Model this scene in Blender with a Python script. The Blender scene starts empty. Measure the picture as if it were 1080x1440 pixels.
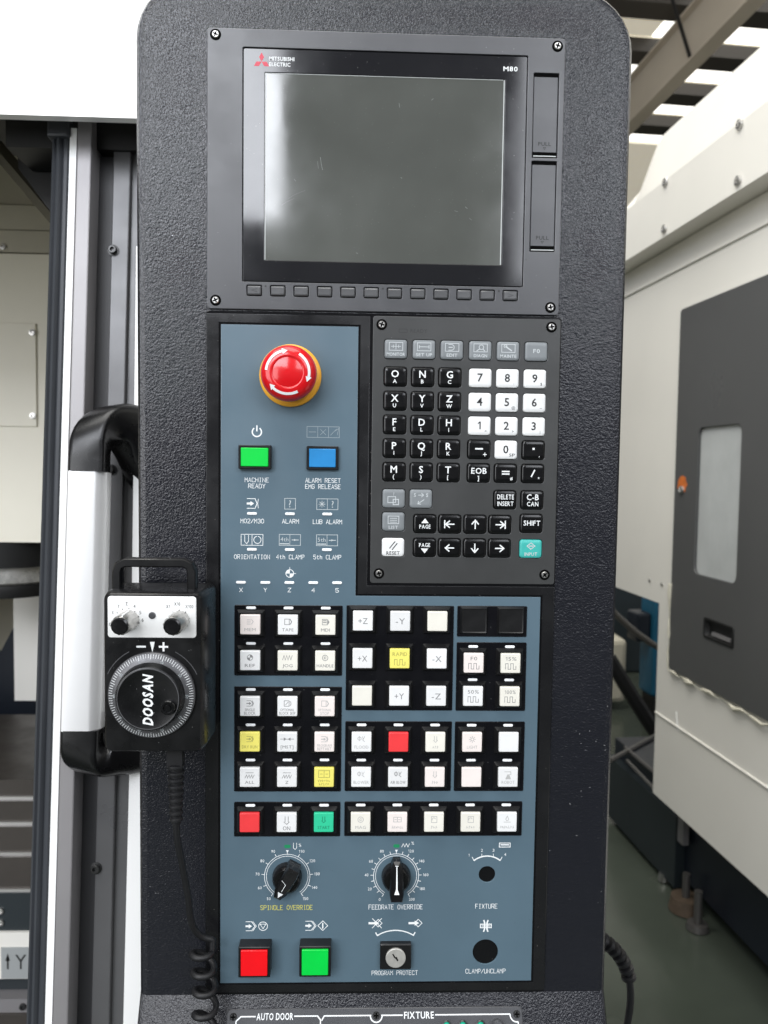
import bpy, bmesh, math, random
from mathutils import Vector, Matrix
random.seed(7)
scene = bpy.context.scene
col = scene.collection
R = math.radians

# ------------------------------------------------------------------ camera
cam_d = bpy.data.cameras.new('camera')
cam = bpy.data.objects.new('camera', cam_d); col.objects.link(cam)
cam_d.sensor_fit = 'VERTICAL'; cam_d.sensor_height = 24.0; cam_d.sensor_width = 18.0
cam_d.lens = 18.0                                   # 1080 px focal length on a 1440 px tall frame
cam_d.clip_start = 0.02; cam_d.clip_end = 200
r_ = Vector((0.99940957, -0.03176505, 0.01309532)); u_ = Vector((-0.01129123, 0.05632393, 0.9983487)); f_ = Vector((0.03245017, 0.99790711, -0.05593201))
mw = Matrix.Identity(4)
for i in range(3):
    mw[i][0] = r_[i]; mw[i][1] = u_[i]; mw[i][2] = -f_[i]
mw.translation = Vector((-0.01682, -0.57520, 1.38419))
cam.matrix_world = mw
cam_d.dof.use_dof = True; cam_d.dof.focus_distance = 0.585; cam_d.dof.aperture_fstop = 7.0
scene.camera = cam

# ------------------------------------------------------------------ world, lamps, exposure
world = bpy.data.worlds.new('World'); scene.world = world; world.use_nodes = True
bg = world.node_tree.nodes['Background']
bg.inputs[0].default_value = (0.93, 0.97, 1.0, 1); bg.inputs[1].default_value = 0.24

def area(name, loc, target, sx, sy, radiance, colr):
    d = bpy.data.lights.new(name, 'AREA'); d.shape = 'RECTANGLE'; d.size = sx; d.size_y = sy
    d.energy = radiance * math.pi * sx * sy; d.color = colr
    o = bpy.data.objects.new(name, d); col.objects.link(o); o.location = loc
    o.rotation_euler = (Vector(target) - Vector(loc)).to_track_quat('-Z', 'Y').to_euler()
    return o
area('hall_window_light', (-2.27, -4.2, 3.90), (-2.0, 0, 3.1), 3.5, 1.9, 12.0, (0.91, 0.94, 1.0))
area('hall_window_light', (2.62, -4.2, 3.60), (2.3, 0, 3.0), 3.3, 2.0, 7.5, (0.91, 0.94, 1.0))
area('left_fill_light', (-4.0, -4.2, 1.75), (-1.0, 0, 1.4), 3.4, 2.2, 5.5, (0.97, 0.98, 1.0))  # invented fill lamp, added to brighten the left interior and right machine front
area('aisle_skylight_light', (0.35, 1.8, 4.85), (0.36, 1.8, 0), 1.0, 5.0, 11.0, (1.0, 0.97, 0.90))
area('roof_skylight_light', (-0.9, -0.8, 4.8), (-0.5, 0.0, 0.8), 4.0, 2.6, 5.5, (1.0, 0.99, 0.96))

vs = scene.view_settings
vs.view_transform = 'Standard'; vs.look = 'None'; vs.exposure = -0.15; vs.gamma = 1.0; vs.use_curve_mapping = False
scene.render.engine = 'CYCLES'
scene.cycles.use_denoising = True
try:
    scene.cycles.denoiser = 'OPENIMAGEDENOISE'
    scene.cycles.denoising_input_passes = 'RGB_ALBEDO_NORMAL'
    scene.cycles.denoising_prefilter = 'ACCURATE'
except Exception:
    pass
scene.cycles.max_bounces = 7
scene.cycles.sample_clamp_indirect = 6

# ------------------------------------------------------------------ materials
def M(name, c, rough=0.5, metal=0.0, ior=1.45, bump=None, var=None, rvar=None, emit=None, coat=0, speck=None, orand=0, aniso=None):
    """procedural principled material. bump=(scale, strength, distance, kind) var=(scale, amount) speck=(scale, size, colour, mask_scale)"""
    m = bpy.data.materials.new(name); m.use_nodes = True
    nt = m.node_tree; N = nt.nodes; Lk = nt.links; b = N['Principled BSDF']
    b.inputs['Roughness'].default_value = rough; b.inputs['Metallic'].default_value = metal; b.inputs['IOR'].default_value = ior
    b.inputs['Base Color'].default_value = (*c, 1)
    if coat: b.inputs['Coat Weight'].default_value = coat; b.inputs['Coat Roughness'].default_value = 0.05
    tc = N.new('ShaderNodeTexCoord')
    src = None
    def noise(scale, detail=3, rg=0.55, dist=0.0, vec=None):
        n = N.new('ShaderNodeTexNoise'); n.inputs['Scale'].default_value = scale; n.inputs['Detail'].default_value = detail
        n.inputs['Roughness'].default_value = rg; n.inputs['Distortion'].default_value = dist
        Lk.new(vec or tc.outputs['Object'], n.inputs['Vector']); return n
    rgb = None
    if var or orand or speck:
        mix = N.new('ShaderNodeMix'); mix.data_type = 'RGBA'; mix.blend_type = 'MULTIPLY'; mix.inputs[0].default_value = 1
        mix.inputs[6].default_value = (*c, 1)
        if var:
            n = noise(var[0], 4)
            mr = N.new('ShaderNodeMapRange'); mr.inputs[1].default_value = 0.3; mr.inputs[2].default_value = 0.7
            mr.inputs[3].default_value = 1 - var[1]; mr.inputs[4].default_value = 1 + var[1]
            Lk.new(n.outputs[0], mr.inputs[0]); val = mr.outputs[0]
        else:
            v = N.new('ShaderNodeValue'); v.outputs[0].default_value = 1; val = v.outputs[0]
        if orand:
            oi = N.new('ShaderNodeObjectInfo')
            m2 = N.new('ShaderNodeMapRange'); m2.inputs[3].default_value = 1 - orand; m2.inputs[4].default_value = 1.0
            Lk.new(oi.outputs['Random'], m2.inputs[0])
            mm = N.new('ShaderNodeMath'); mm.operation = 'MULTIPLY'; Lk.new(val, mm.inputs[0]); Lk.new(m2.outputs[0], mm.inputs[1]); val = mm.outputs[0]
        cb = N.new('ShaderNodeCombineColor')
        for i in range(3): Lk.new(val, cb.inputs[i])
        Lk.new(cb.outputs[0], mix.inputs[7]); rgb = mix.outputs[2]
        if speck:
            vo = N.new('ShaderNodeTexVoronoi'); vo.inputs['Scale'].default_value = speck[0]; Lk.new(tc.outputs['Object'], vo.inputs['Vector'])
            nm = noise(speck[3], 2)
            lt = N.new('ShaderNodeMath'); lt.operation = 'LESS_THAN'; lt.inputs[1].default_value = speck[1]
            sub = N.new('ShaderNodeMath'); sub.operation = 'MULTIPLY_ADD'; sub.inputs[1].default_value = -speck[1]*1.6; 
            Lk.new(nm.outputs[0], sub.inputs[0]); 
            ad = N.new('ShaderNodeMath'); ad.operation = 'ADD'; ad.inputs[1].default_value = speck[1]*0.75
            Lk.new(vo.outputs['Distance'], sub.inputs[2]); Lk.new(sub.outputs[0], ad.inputs[0]); Lk.new(ad.outputs[0], lt.inputs[0])
            mx = N.new('ShaderNodeMix'); mx.data_type = 'RGBA'; mx.inputs[7].default_value = (*speck[2], 1)
            Lk.new(rgb, mx.inputs[6]); Lk.new(lt.outputs[0], mx.inputs[0]); rgb = mx.outputs[2]
        Lk.new(rgb, b.inputs['Base Color'])
    if rvar:
        n = noise(rvar[0], 4, 0.6)
        mr = N.new('ShaderNodeMapRange'); mr.inputs[1].default_value = 0.3; mr.inputs[2].default_value = 0.7
        mr.inputs[3].default_value = max(0.02, rough - rvar[1]); mr.inputs[4].default_value = rough + rvar[1]
        Lk.new(n.outputs[0], mr.inputs[0]); Lk.new(mr.outputs[0], b.inputs['Roughness'])
    if bump:
        kind = bump[3] if len(bump) > 3 else 'noise'
        vec = None
        if aniso:
            mp = N.new('ShaderNodeMapping'); mp.inputs['Scale'].default_value = aniso; Lk.new(tc.outputs['Object'], mp.inputs[0]); vec = mp.outputs[0]
        bp = N.new('ShaderNodeBump'); bp.inputs['Strength'].default_value = bump[1]; bp.inputs['Distance'].default_value = bump[2]
        if kind == 'grain':            # leather-like powder coat
            n1 = noise(bump[0], 1.5, 0.5, 0.6); n2 = noise(bump[0]*2.3, 1, 0.5)
            ma = N.new('ShaderNodeMath'); ma.operation = 'MULTIPLY_ADD'; ma.inputs[1].default_value = 0.35
            Lk.new(n2.outputs[0], ma.inputs[0]); Lk.new(n1.outputs[0], ma.inputs[2]); h = ma.outputs[0]
        else:
            h = noise(bump[0], 3, 0.55, 0, vec).outputs[0]
        Lk.new(h, bp.inputs['Height']); Lk.new(bp.outputs[0], b.inputs['Normal'])
    if emit:
        b.inputs['Emission Color'].default_value = (*emit[0], 1); b.inputs['Emission Strength'].default_value = emit[1]
    return m

m_encl = M('textured black enclosure paint', (0.009, 0.0095, 0.0135), 0.20, ior=1.52, bump=(640, 1.0, 0.00042, 'grain'), rvar=(9, 0.06), speck=(70, 0.018, (0.25, 0.25, 0.27), 14))
m_bezel = M('satin dark grey plastic', (0.052, 0.053, 0.058), 0.34, ior=1.6, bump=(2600, 0.08, 0.0002), rvar=(22, 0.07), var=(30, 0.07), speck=(160, 0.03, (0.2, 0.2, 0.2), 30))
m_fkey = M('grey function key', (0.095, 0.096, 0.10), 0.20, ior=1.6, rvar=(60, 0.06), orand=0.2)
m_keyplate = M('keypad grey plastic', (0.040, 0.041, 0.041), 0.36, ior=1.5, bump=(2600, 0.08, 0.0002), rvar=(25, 0.07), var=(35, 0.08), speck=(150, 0.03, (0.2, 0.2, 0.2), 30))
m_gloss = M('gloss black plate', (0.005, 0.005, 0.006), 0.13, ior=1.42, bump=(60, 0.04, 0.0006), rvar=(30, 0.07), speck=(180, 0.05, (0.16, 0.15, 0.14), 25))
m_pframe = M('satin black frame', (0.008, 0.008, 0.009), 0.27, ior=1.5, bump=(40, 0.05, 0.0008), rvar=(26, 0.12), speck=(170, 0.05, (0.14, 0.13, 0.12), 25))
m_surround = M('screen surround black glass', (0.007, 0.007, 0.009), 0.09, ior=1.65, rvar=(18, 0.04), speck=(260, 0.05, (0.2, 0.2, 0.19), 30))
m_lcd = M('unlit lcd glass', (0.072, 0.076, 0.068), 0.085, ior=1.85, var=(11, 0.12), rvar=(12, 0.055), speck=(330, 0.045, (0.22, 0.23, 0.21), 22))
m_lcdscratch = M('fine scratch', (0.17, 0.18, 0.17), 0.4)
m_lcdrim = M('lcd rim', (0.45, 0.47, 0.46), 0.4)
m_blue = M('slate blue membrane panel', (0.082, 0.130, 0.165), 0.36, ior=1.55, bump=(3000, 0.06, 0.0002), rvar=(18, 0.08), var=(14, 0.06), speck=(120, 0.022, (0.05, 0.06, 0.07), 20))
m_bank = M('button bank black', (0.003, 0.003, 0.0045), 0.28, ior=1.38, rvar=(30, 0.1), speck=(220, 0.035, (0.2, 0.2, 0.2), 30))
m_frame = M('button frame black', (0.007, 0.007, 0.0075), 0.34, rvar=(80, 0.08))
m_key_black = M('black key', (0.0035, 0.0035, 0.004), 0.19, rvar=(70, 0.08), orand=0.25)
m_key_white = M('white key', (0.74, 0.745, 0.74), 0.34, orand=0.08, var=(60, 0.03))
m_key_grey = M('grey menu key', (0.20, 0.215, 0.225), 0.38, orand=0.12, var=(60, 0.05))
m_key_teal = M('teal key', (0.05, 0.40, 0.36), 0.35, var=(60, 0.05))
m_cap_white = M('white lens', (0.76, 0.76, 0.755), 0.35, orand=0.12, var=(60, 0.035))
m_cap_cream = M('yellowed lens', (0.75, 0.725, 0.65), 0.38, orand=0.06, var=(60, 0.05))
m_cap_pink = M('pinkish lens', (0.76, 0.69, 0.655), 0.38, var=(60, 0.05))
m_cap_yellow = M('yellow lens', (0.80, 0.72, 0.16), 0.36, orand=0.08, var=(60, 0.05))
m_cap_red = M('red lens', (0.74, 0.045, 0.05), 0.34, var=(60, 0.06))
m_cap_green = M('teal green lens', (0.03, 0.50, 0.27), 0.34, var=(60, 0.06))
m_lit_green = M('lit green lens', (0.0, 0.50, 0.05), 0.32, var=(60, 0.05), emit=((0.0, 0.70, 0.06), 0.14))
m_lit_red = M('lit red lens', (0.66, 0.004, 0.008), 0.32, var=(60, 0.05), emit=((0.9, 0.0, 0.01), 0.16))
m_blue_btn = M('blue lens', (0.025, 0.215, 0.50), 0.26, var=(50, 0.08), bump=(900, 0.15, 0.0002))
m_estop = M('emergency red plastic', (0.60, 0.006, 0.010), 0.20, coat=0.3, var=(40, 0.05))
m_estop_y = M('emergency yellow collar', (0.82, 0.40, 0.035), 0.36, var=(40, 0.06))
m_white = M('white print', (0.78, 0.80, 0.80), 0.5)
m_offwhite = M('worn white print', (0.46, 0.50, 0.51), 0.5)
m_faint = M('faded pale print', (0.26, 0.31, 0.335), 0.5)
m_lamp = M('indicator lens', (0.86, 0.87, 0.88), 0.3)
m_grey_ink = M('grey ink', (0.23, 0.23, 0.23), 0.5)
m_pale_ink = M('pale grey ink', (0.42, 0.42, 0.41), 0.5)
m_olive_ink = M('olive ink', (0.36, 0.34, 0.09), 0.5)
m_redink = M('dark red ink', (0.50, 0.02, 0.02), 0.5)
m_greenink = M('dark green ink', (0.01, 0.20, 0.11), 0.5)
m_black_ink = M('black ink', (0.02, 0.02, 0.02), 0.45)
m_key_ink = M('pale print on grey key', (0.50, 0.53, 0.54), 0.5)
m_yellow_print = M('yellow print', (0.62, 0.58, 0.12), 0.5)
m_green_print = M('green print', (0.01, 0.23, 0.09), 0.5)
m_red_logo = M('red logo print', (0.55, 0.05, 0.08), 0.4)
m_knob = M('black knob plastic', (0.004, 0.004, 0.0045), 0.22, rvar=(80, 0.08))
m_rubber = M('black rubber', (0.007, 0.007, 0.008), 0.5, rvar=(60, 0.1))
m_hole = M('dark hole', (0.003, 0.003, 0.003), 0.7, ior=1.08)
m_steel = M('brushed steel', (0.55, 0.54, 0.52), 0.32, metal=1.0, rvar=(60, 0.1))
m_screw_blk = M('black oxide screw', (0.05, 0.05, 0.05), 0.30, metal=0.6, rvar=(400, 0.1))
m_alu_plate = M('silver face plate', (0.74, 0.74, 0.73), 0.42, metal=0.0, var=(70, 0.05))
m_lock = M('satin lock face', (0.42, 0.41, 0.38), 0.4, metal=0.3, var=(200, 0.1))
m_mpg = M('handwheel black case', (0.004, 0.004, 0.0045), 0.30, rvar=(40, 0.1), speck=(200, 0.05, (0.18, 0.18, 0.18), 40), bump=(1500, 0.08, 0.0002))
m_dial = M('dial ring grey', (0.10, 0.10, 0.105), 0.35, metal=0.3, rvar=(90, 0.08))
m_led_green = M('green led', (0.01, 0.30, 0.19), 0.45, ior=1.3, emit=((0.02, 0.5, 0.3), 0.15))
# shop surroundings
m_mwhite = M('machine white paint', (0.82, 0.80, 0.745), 0.38, var=(2.2, 0.035), rvar=(5, 0.08), bump=(900, 0.03, 0.0003))
m_hood = M('machine hood white paint', (0.86, 0.86, 0.85), 0.35, var=(3, 0.02), bump=(900, 0.03, 0.0003))
m_cream = M('cream interior paint', (0.52, 0.49, 0.40), 0.45, var=(5, 0.05), rvar=(8, 0.08))
m_ring = M('worn silver ring', (0.62, 0.61, 0.58), 0.3, metal=0.45, var=(28, 0.35), rvar=(30, 0.15))
m_foot = M('dull steel stud', (0.12, 0.115, 0.11), 0.4, metal=0.5)
m_brace = M('olive brace paint', (0.10, 0.09, 0.065), 0.5)
m_head = M('cream head cover paint', (0.84, 0.80, 0.68), 0.42, var=(4, 0.04))
m_mdoor = M('dark grey machine door', (0.085, 0.086, 0.086), 0.34, var=(2, 0.08), rvar=(3, 0.08))
m_frost = M('hazy door window', (0.47, 0.49, 0.49), 0.20, var=(6, 0.10), bump=(30, 0.25, 0.004), aniso=(1, 6, 0.4))
m_peel = M('cracked sealant', (0.66, 0.63, 0.52), 0.6, var=(40, 0.15), bump=(120, 0.6, 0.004))
m_alu = M('satin aluminium profile', (0.27, 0.26, 0.265), 0.42, metal=0.35, var=(12, 0.05), bump=(200, 0.12, 0.0003), aniso=(8, 8, 0.2))
m_grip = M('anodised grip', (0.86, 0.86, 0.86), 0.36, metal=0.35, var=(14, 0.03))
m_sheet = M('door sheet metal', (0.11, 0.11, 0.113), 0.34, metal=0.3, var=(6, 0.08), rvar=(9, 0.1))
m_bar_shadow = M('dark door channel', (0.026, 0.026, 0.028), 0.45, var=(8, 0.08))  # dark tone stands for the shadow beside the aluminium bar
m_seal = M('grey rubber seal', (0.045, 0.049, 0.056), 0.42, var=(12, 0.08))
m_handle = M('handle black plastic', (0.005, 0.005, 0.0055), 0.28, rvar=(30, 0.06))
m_black = M('black painted steel', (0.006, 0.006, 0.006), 0.55)
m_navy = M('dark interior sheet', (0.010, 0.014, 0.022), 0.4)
m_way = M('telescopic steel cover', (0.065, 0.057, 0.05), 0.40, metal=0.3, var=(10, 0.15), rvar=(12, 0.12))
m_waylip = M('bright steel lip', (0.60, 0.59, 0.57), 0.3, metal=0.8)
m_floor = M('dark green epoxy floor', (0.058, 0.069, 0.055), 0.20, var=(1.6, 0.25), rvar=(2.5, 0.12), bump=(6, 0.05, 0.01))
m_beam = M('painted roof steel', (0.52, 0.46, 0.38), 0.5, var=(1.5, 0.06))
m_purlin = M('dark purlin', (0.05, 0.045, 0.04), 0.6)
m_roof = M('pale roof sheet', (0.60, 0.57, 0.48), 0.6, var=(1.0, 0.08))
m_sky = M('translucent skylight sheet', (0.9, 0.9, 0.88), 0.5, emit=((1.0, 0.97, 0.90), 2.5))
m_roof_glow = M('cream roof sheet with added glow', (0.7, 0.66, 0.55), 0.6, emit=((1.0, 0.92, 0.75), 0.42), var=(1.2, 0.2))  # glow added so the cream roof sheet looks lit
m_conv = M('dark conveyor paint', (0.020, 0.027, 0.031), 0.4, var=(3, 0.1))
m_tank = M('blue drum paint', (0.014, 0.10, 0.175), 0.4, var=(5, 0.1))
m_rust = M('rusty foot', (0.09, 0.065, 0.045), 0.6, var=(30, 0.3))
m_label = M('grey metal label', (0.42, 0.44, 0.44), 0.35, metal=0.3)
m_orange = M('orange inspection paint', (0.62, 0.16, 0.03), 0.5, var=(80, 0.2))

# ------------------------------------------------------------------ mesh helpers
class MB:
    def __init__(s): s.v = []; s.f = []; s.k = 0
    def add(s, vs_, fs):
        o = len(s.v); s.v += [tuple(p) for p in vs_]; s.f += [tuple(i + o for i in f) for f in fs]; return s
    def loft(s, rings, cap0=False, cap1=True, wrap=False):
        n = len(rings[0]); vs_ = [p for r in rings for p in r]; fs = []
        m = len(rings)
        for j in range(m if wrap else m - 1):
            a = j*n; b = ((j+1) % m)*n
            for i in range(n):
                k = (i+1) % n; fs.append((a+i, a+k, b+k, b+i))
        if cap0 and not wrap: fs.append(tuple(range(n))[::-1])
        if cap1 and not wrap: fs.append(tuple(range((m-1)*n, m*n)))
        return s.add(vs_, fs)
    def box(s, x0, x1, y0, y1, z0, z1):
        return s.add([(x0,y0,z0),(x1,y0,z0),(x1,y1,z0),(x0,y1,z0),(x0,y0,z1),(x1,y0,z1),(x1,y1,z1),(x0,y1,z1)],
                     [(0,1,2,3),(4,7,6,5),(0,4,5,1),(1,5,6,2),(2,6,7,3),(3,7,4,0)])
    def bbox_bevel(s, x0, x1, y0, y1, z0, z1, b):
        """box with chamfered vertical and front edges, seen from -y"""
        w, h = x1-x0, z1-z0; cx, cz = (x0+x1)/2, (z0+z1)/2
        rg = lambda d, y: [(cx+p[0], y, cz+p[1]) for p in rrect(w-2*d, h-2*d, max(b-d, b*0.3), 3)]
        return s.loft([rg(0, y1), rg(0, y0+b), rg(b*0.3, y0+b*0.3), rg(b, y0)], True, True)
    def prism(s, pts, y0, y1):          # pts in (x,z), between depths y0 (front) and y1
        return s.loft([[(p[0], y1, p[1]) for p in pts], [(p[0], y0, p[1]) for p in pts]], True, True)
    def tube(s, path, r, n=8, caps=True):
        P = [Vector(p) for p in path]; rings = []
        t0 = (P[1]-P[0]).normalized(); up = Vector((0,0,1)) if abs(t0.z) < 0.9 else Vector((1,0,0))
        nrm = t0.cross(up).normalized()
        for i, p in enumerate(P):
            t = (P[min(i+1, len(P)-1)] - P[max(i-1, 0)]).normalized()
            nrm = (nrm - t*nrm.dot(t)).normalized(); b = t.cross(nrm)
            rr = r[i] if isinstance(r, (list, tuple)) else r
            rings.append([tuple(p + (nrm*math.cos(2*math.pi*k/n) + b*math.sin(2*math.pi*k/n))*rr) for k in range(n)])
        return s.loft(rings, caps, caps)
    # --- flat print on the panel plane: pts in (x, z up), y is the depth
    def lift(s): s.k += 1; return -0.012*(s.k % 10)
    def poly(s, pts, y):
        y += s.lift(); return s.add([(p[0], y, p[1]) for p in pts], [tuple(range(len(pts)))])
    def stroke(s, pts, w, y, closed=False):
        y += s.lift(); n = len(pts); P = [Vector((p[0], p[1])) for p in pts]; L = []; Rr = []
        for i in range(n):
            if closed: a, b = P[i-1], P[(i+1) % n]
            else: a, b = P[max(i-1, 0)], P[min(i+1, n-1)]
            d1 = (P[i]-a); d2 = (b-P[i])
            d1 = d1.normalized() if d1.length > 1e-9 else d2.normalized()
            d2 = d2.normalized() if d2.length > 1e-9 else d1
            n1 = Vector((-d1.y, d1.x)); n2 = Vector((-d2.y, d2.x)); m = n1+n2
            m = m.normalized() if m.length > 1e-6 else n1
            k = 1/max(0.45, m.dot(n1)); m = m*(w/2*k)
            q = P[i]
            if not closed and i == 0: q = q - d2*(w*0.3)
            if not closed and i == n-1: q = q + d1*(w*0.3)
            L.append(q+m); Rr.append(q-m)
        vs_ = [(p.x, y, p.y) for p in L] + [(p.x, y, p.y) for p in Rr]
        fs = [(i, (i+1) % n, n+(i+1) % n, n+i) for i in range(n if closed else n-1)]
        return s.add(vs_, fs)
    def text(s, t, cx, cz, h, y, w=None, sx=1.0, bold=0, rot=0, ital=0, track=0.0):
        y += s.lift()
        sc = h/CAPH; x = 0; items = []
        for ch in t:
            if ch == ' ': x += 0.34 + track; continue
            g = GL[(ch, bold)]; items.append((g, x - g[2])); x += (g[3]-g[2]) + 0.11 + track
        tot = x - 0.11 - track
        fx = sc*sx if w is None else w/tot
        c, sn = math.cos(rot), math.sin(rot)
        for g, ox in items:
            vs_ = []
            for (px, pz) in g[0]:
                X = (px + ox - tot/2)*fx; Z = (pz - CAPH/2)*sc; X += ital*Z
                vs_.append((cx + X*c - Z*sn, y, cz + X*sn + Z*c))
            s.add(vs_, g[1])
        return s
    def mesh(s, name, scale=1.0, smooth=35):
        me = bpy.data.meshes.new(name)
        me.from_pydata([(p[0]*scale, p[1]*scale, p[2]*scale) for p in s.v], [], s.f)
        bm = bmesh.new(); bm.from_mesh(me); bmesh.ops.recalc_face_normals(bm, faces=bm.faces); bm.to_mesh(me); bm.free()
        if smooth:
            me.shade_smooth(); me.set_sharp_from_angle(angle=R(smooth))
            big = {k for p in me.polygons if len(p.vertices) > 4 for k in p.edge_keys}      # flat caps stay flat
            if big:
                at_ = me.attributes.get('sharp_edge') or me.attributes.new('sharp_edge', 'BOOLEAN', 'EDGE')
                for e in me.edges:
                    if e.key in big: at_.data[e.index].value = True
        return me

def rrect(w, h, r, n=4):
    r = min(r, w/2-1e-6, h/2-1e-6); out = []
    for cx, cz, a0 in ((w/2-r, h/2-r, 0), (-w/2+r, h/2-r, 90), (-w/2+r, -h/2+r, 180), (w/2-r, -h/2+r, 270)):
        for i in range(n+1):
            a = R(a0 + 90*i/n); out.append((cx + r*math.cos(a), cz + r*math.sin(a)))
    return out
def circ(r, n=24, a0=0): return [(r*math.cos(2*math.pi*i/n + a0), r*math.sin(2*math.pi*i/n + a0)) for i in range(n)]
def at(pts, y, cx=0, cz=0): return [(p[0]+cx, y, p[1]+cz) for p in pts]
def arc(cx, cz, r, a0, a1, n=16): return [(cx + r*math.cos(R(a0+(a1-a0)*i/n)), cz + r*math.sin(R(a0+(a1-a0)*i/n))) for i in range(n+1)]

# glyph outlines of the built-in font, taken once
GL = {}; CAPH = 0.7
def load_glyphs():
    global CAPH
    chars = sorted(set('ABCDEFGHIJKLMNOPQRSTUVWXYZabcdefghijklmnopqrstuvwxyz0123456789+-./*=#@~<>|()[]!$:;_%,?'))
    obs = []
    for bold in (0, 1, 2):
        for ch in chars:
            cu = bpy.data.curves.new('g', 'FONT'); cu.body = ch; cu.size = 1; cu.resolution_u = 2; cu.offset = (0.0, 0.016, 0.036)[bold]
            cu.fill_mode = 'FRONT'
            o = bpy.data.objects.new('g', cu); col.objects.link(o); obs.append((ch, bold, o, cu))
    dg = bpy.context.evaluated_depsgraph_get()
    for ch, bold, o, cu in obs:
        ev = o.evaluated_get(dg); me = ev.to_mesh()
        v = [(p.co.x, p.co.y) for p in me.vertices]; f = [tuple(p.vertices) for p in me.polygons]
        xs = [p[0] for p in v]
        GL[(ch, bold)] = (v, f, min(xs), max(xs))
        if ch == 'H' and not bold: CAPH = max(p[1] for p in v)
        ev.to_mesh_clear()
    for ch, bold, o, cu in obs:
        bpy.data.objects.remove(o); bpy.data.curves.remove(cu)
load_glyphs()
for b_, t_ in ((0, 0.075), (1, 0.11), (2, 0.15)):      # a figure one with a flag, as engraved on the panels
    GL[('1', b_)] = ([(0.20, 0), (0.20+t_, 0), (0.20+t_, CAPH), (0.20, CAPH), (0.20, CAPH-t_*1.2), (0.05, CAPH*0.80), (0.05, CAPH*0.80-t_*1.0)], [(0, 1, 2, 3, 4), (3, 5, 6, 4)], 0.0, 0.24+t_)

# single-stroke engraving letters (4 x 6 grid), as silk-screened on the operator panel
SF = {'A': [[(0,0),(2,6),(4,0)],[(.8,2.2),(3.2,2.2)]], 'B': [[(0,0),(0,6),(3,6),(4,5),(4,4),(3,3.1),(.4,3.1)],[(3,3.1),(4,2.2),(4,1),(3,0),(0,0)]],
 'C': [[(4,5),(3,6),(1,6),(0,5),(0,1),(1,0),(3,0),(4,1)]], 'D': [[(0,0),(0,6),(2.6,6),(4,4.6),(4,1.4),(2.6,0),(0,0)]], 'E': [[(4,6),(0,6),(0,0),(4,0)],[(.4,3.1),(3,3.1)]],
 'F': [[(4,6),(0,6),(0,0)],[(.4,3.1),(3,3.1)]], 'G': [[(4,5),(3,6),(1,6),(0,5),(0,1),(1,0),(3,0),(4,1),(4,2.8),(2.2,2.8)]], 'H': [[(0,0),(0,6)],[(4,0),(4,6)],[(.4,3.1),(3.6,3.1)]],
 'I': [[(2,0),(2,6)],[(1,6),(3,6)],[(1,0),(3,0)]], 'L': [[(0,6),(0,0),(4,0)]], 'M': [[(0,0),(0,6),(2,3),(4,6),(4,0)]], 'N': [[(0,0),(0,6),(4,0),(4,6)]],
 'O': [[(1.3,0),(0,1.5),(0,4.5),(1.3,6),(2.7,6),(4,4.5),(4,1.5),(2.7,0),(1.3,0)]], 'P': [[(0,0),(0,6),(3,6),(4,5),(4,3.9),(3,2.9),(.4,2.9)]], 'R': [[(0,0),(0,6),(3,6),(4,5),(4,3.9),(3,2.9),(.4,2.9)],[(2,2.9),(4,0)]],
 'S': [[(4,5),(3,6),(1,6),(0,5),(0,4),(1,3.2),(3,2.8),(4,2),(4,1),(3,0),(1,0),(0,1)]], 'T': [[(0,6),(4,6)],[(2,5.6),(2,0)]], 'U': [[(0,6),(0,1),(1,0),(3,0),(4,1),(4,6)]],
 'V': [[(0,6),(2,0),(4,6)]], 'X': [[(0,0),(4,6)],[(0,6),(4,0)]], 'Y': [[(0,6),(2,3),(4,6)],[(2,3),(2,0)]], 'Z': [[(0,6),(4,6),(0,0),(4,0)]],
 '0': [[(1.3,0),(0,1.5),(0,4.5),(1.3,6),(2.7,6),(4,4.5),(4,1.5),(2.7,0),(1.3,0)]], '2': [[(0,5),(1,6),(3,6),(4,5),(4,4),(0,0),(4,0)]], '3': [[(0,5),(1,6),(3,6),(4,5),(4,4),(3,3.1),(1.6,3.1)],[(3,3.1),(4,2),(4,1),(3,0),(1,0),(0,1)]],
 '4': [[(3,0),(3,6),(0,2),(4,2)]], '5': [[(4,6),(.4,6),(0,3.4),(2.6,3.6),(4,2.6),(4,1),(3,0),(1,0),(0,1)]], '/': [[(0,0),(4,6)]], 't': [[(1.6,5.4),(1.6,1),(2.4,0),(3.4,.3)],[(.4,4),(3.2,4)]], 'h': [[(.4,0),(.4,6)],[(.6,3),(1.8,4),(3,3.8),(3.6,3),(3.6,0)]]}
def stroke_text(mb, t, h, w, y, wd=0.82):
    pitch = 5.5; tot = len(t)*pitch - 1.5; fx = w/tot; fz = h/6
    for i, ch in enumerate(t):
        for pl in SF.get(ch, []):
            mb.stroke([((i*pitch + p[0] - tot/2)*fx, (p[1]-3)*fz) for p in pl], wd*min(fx, fz), y)

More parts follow.
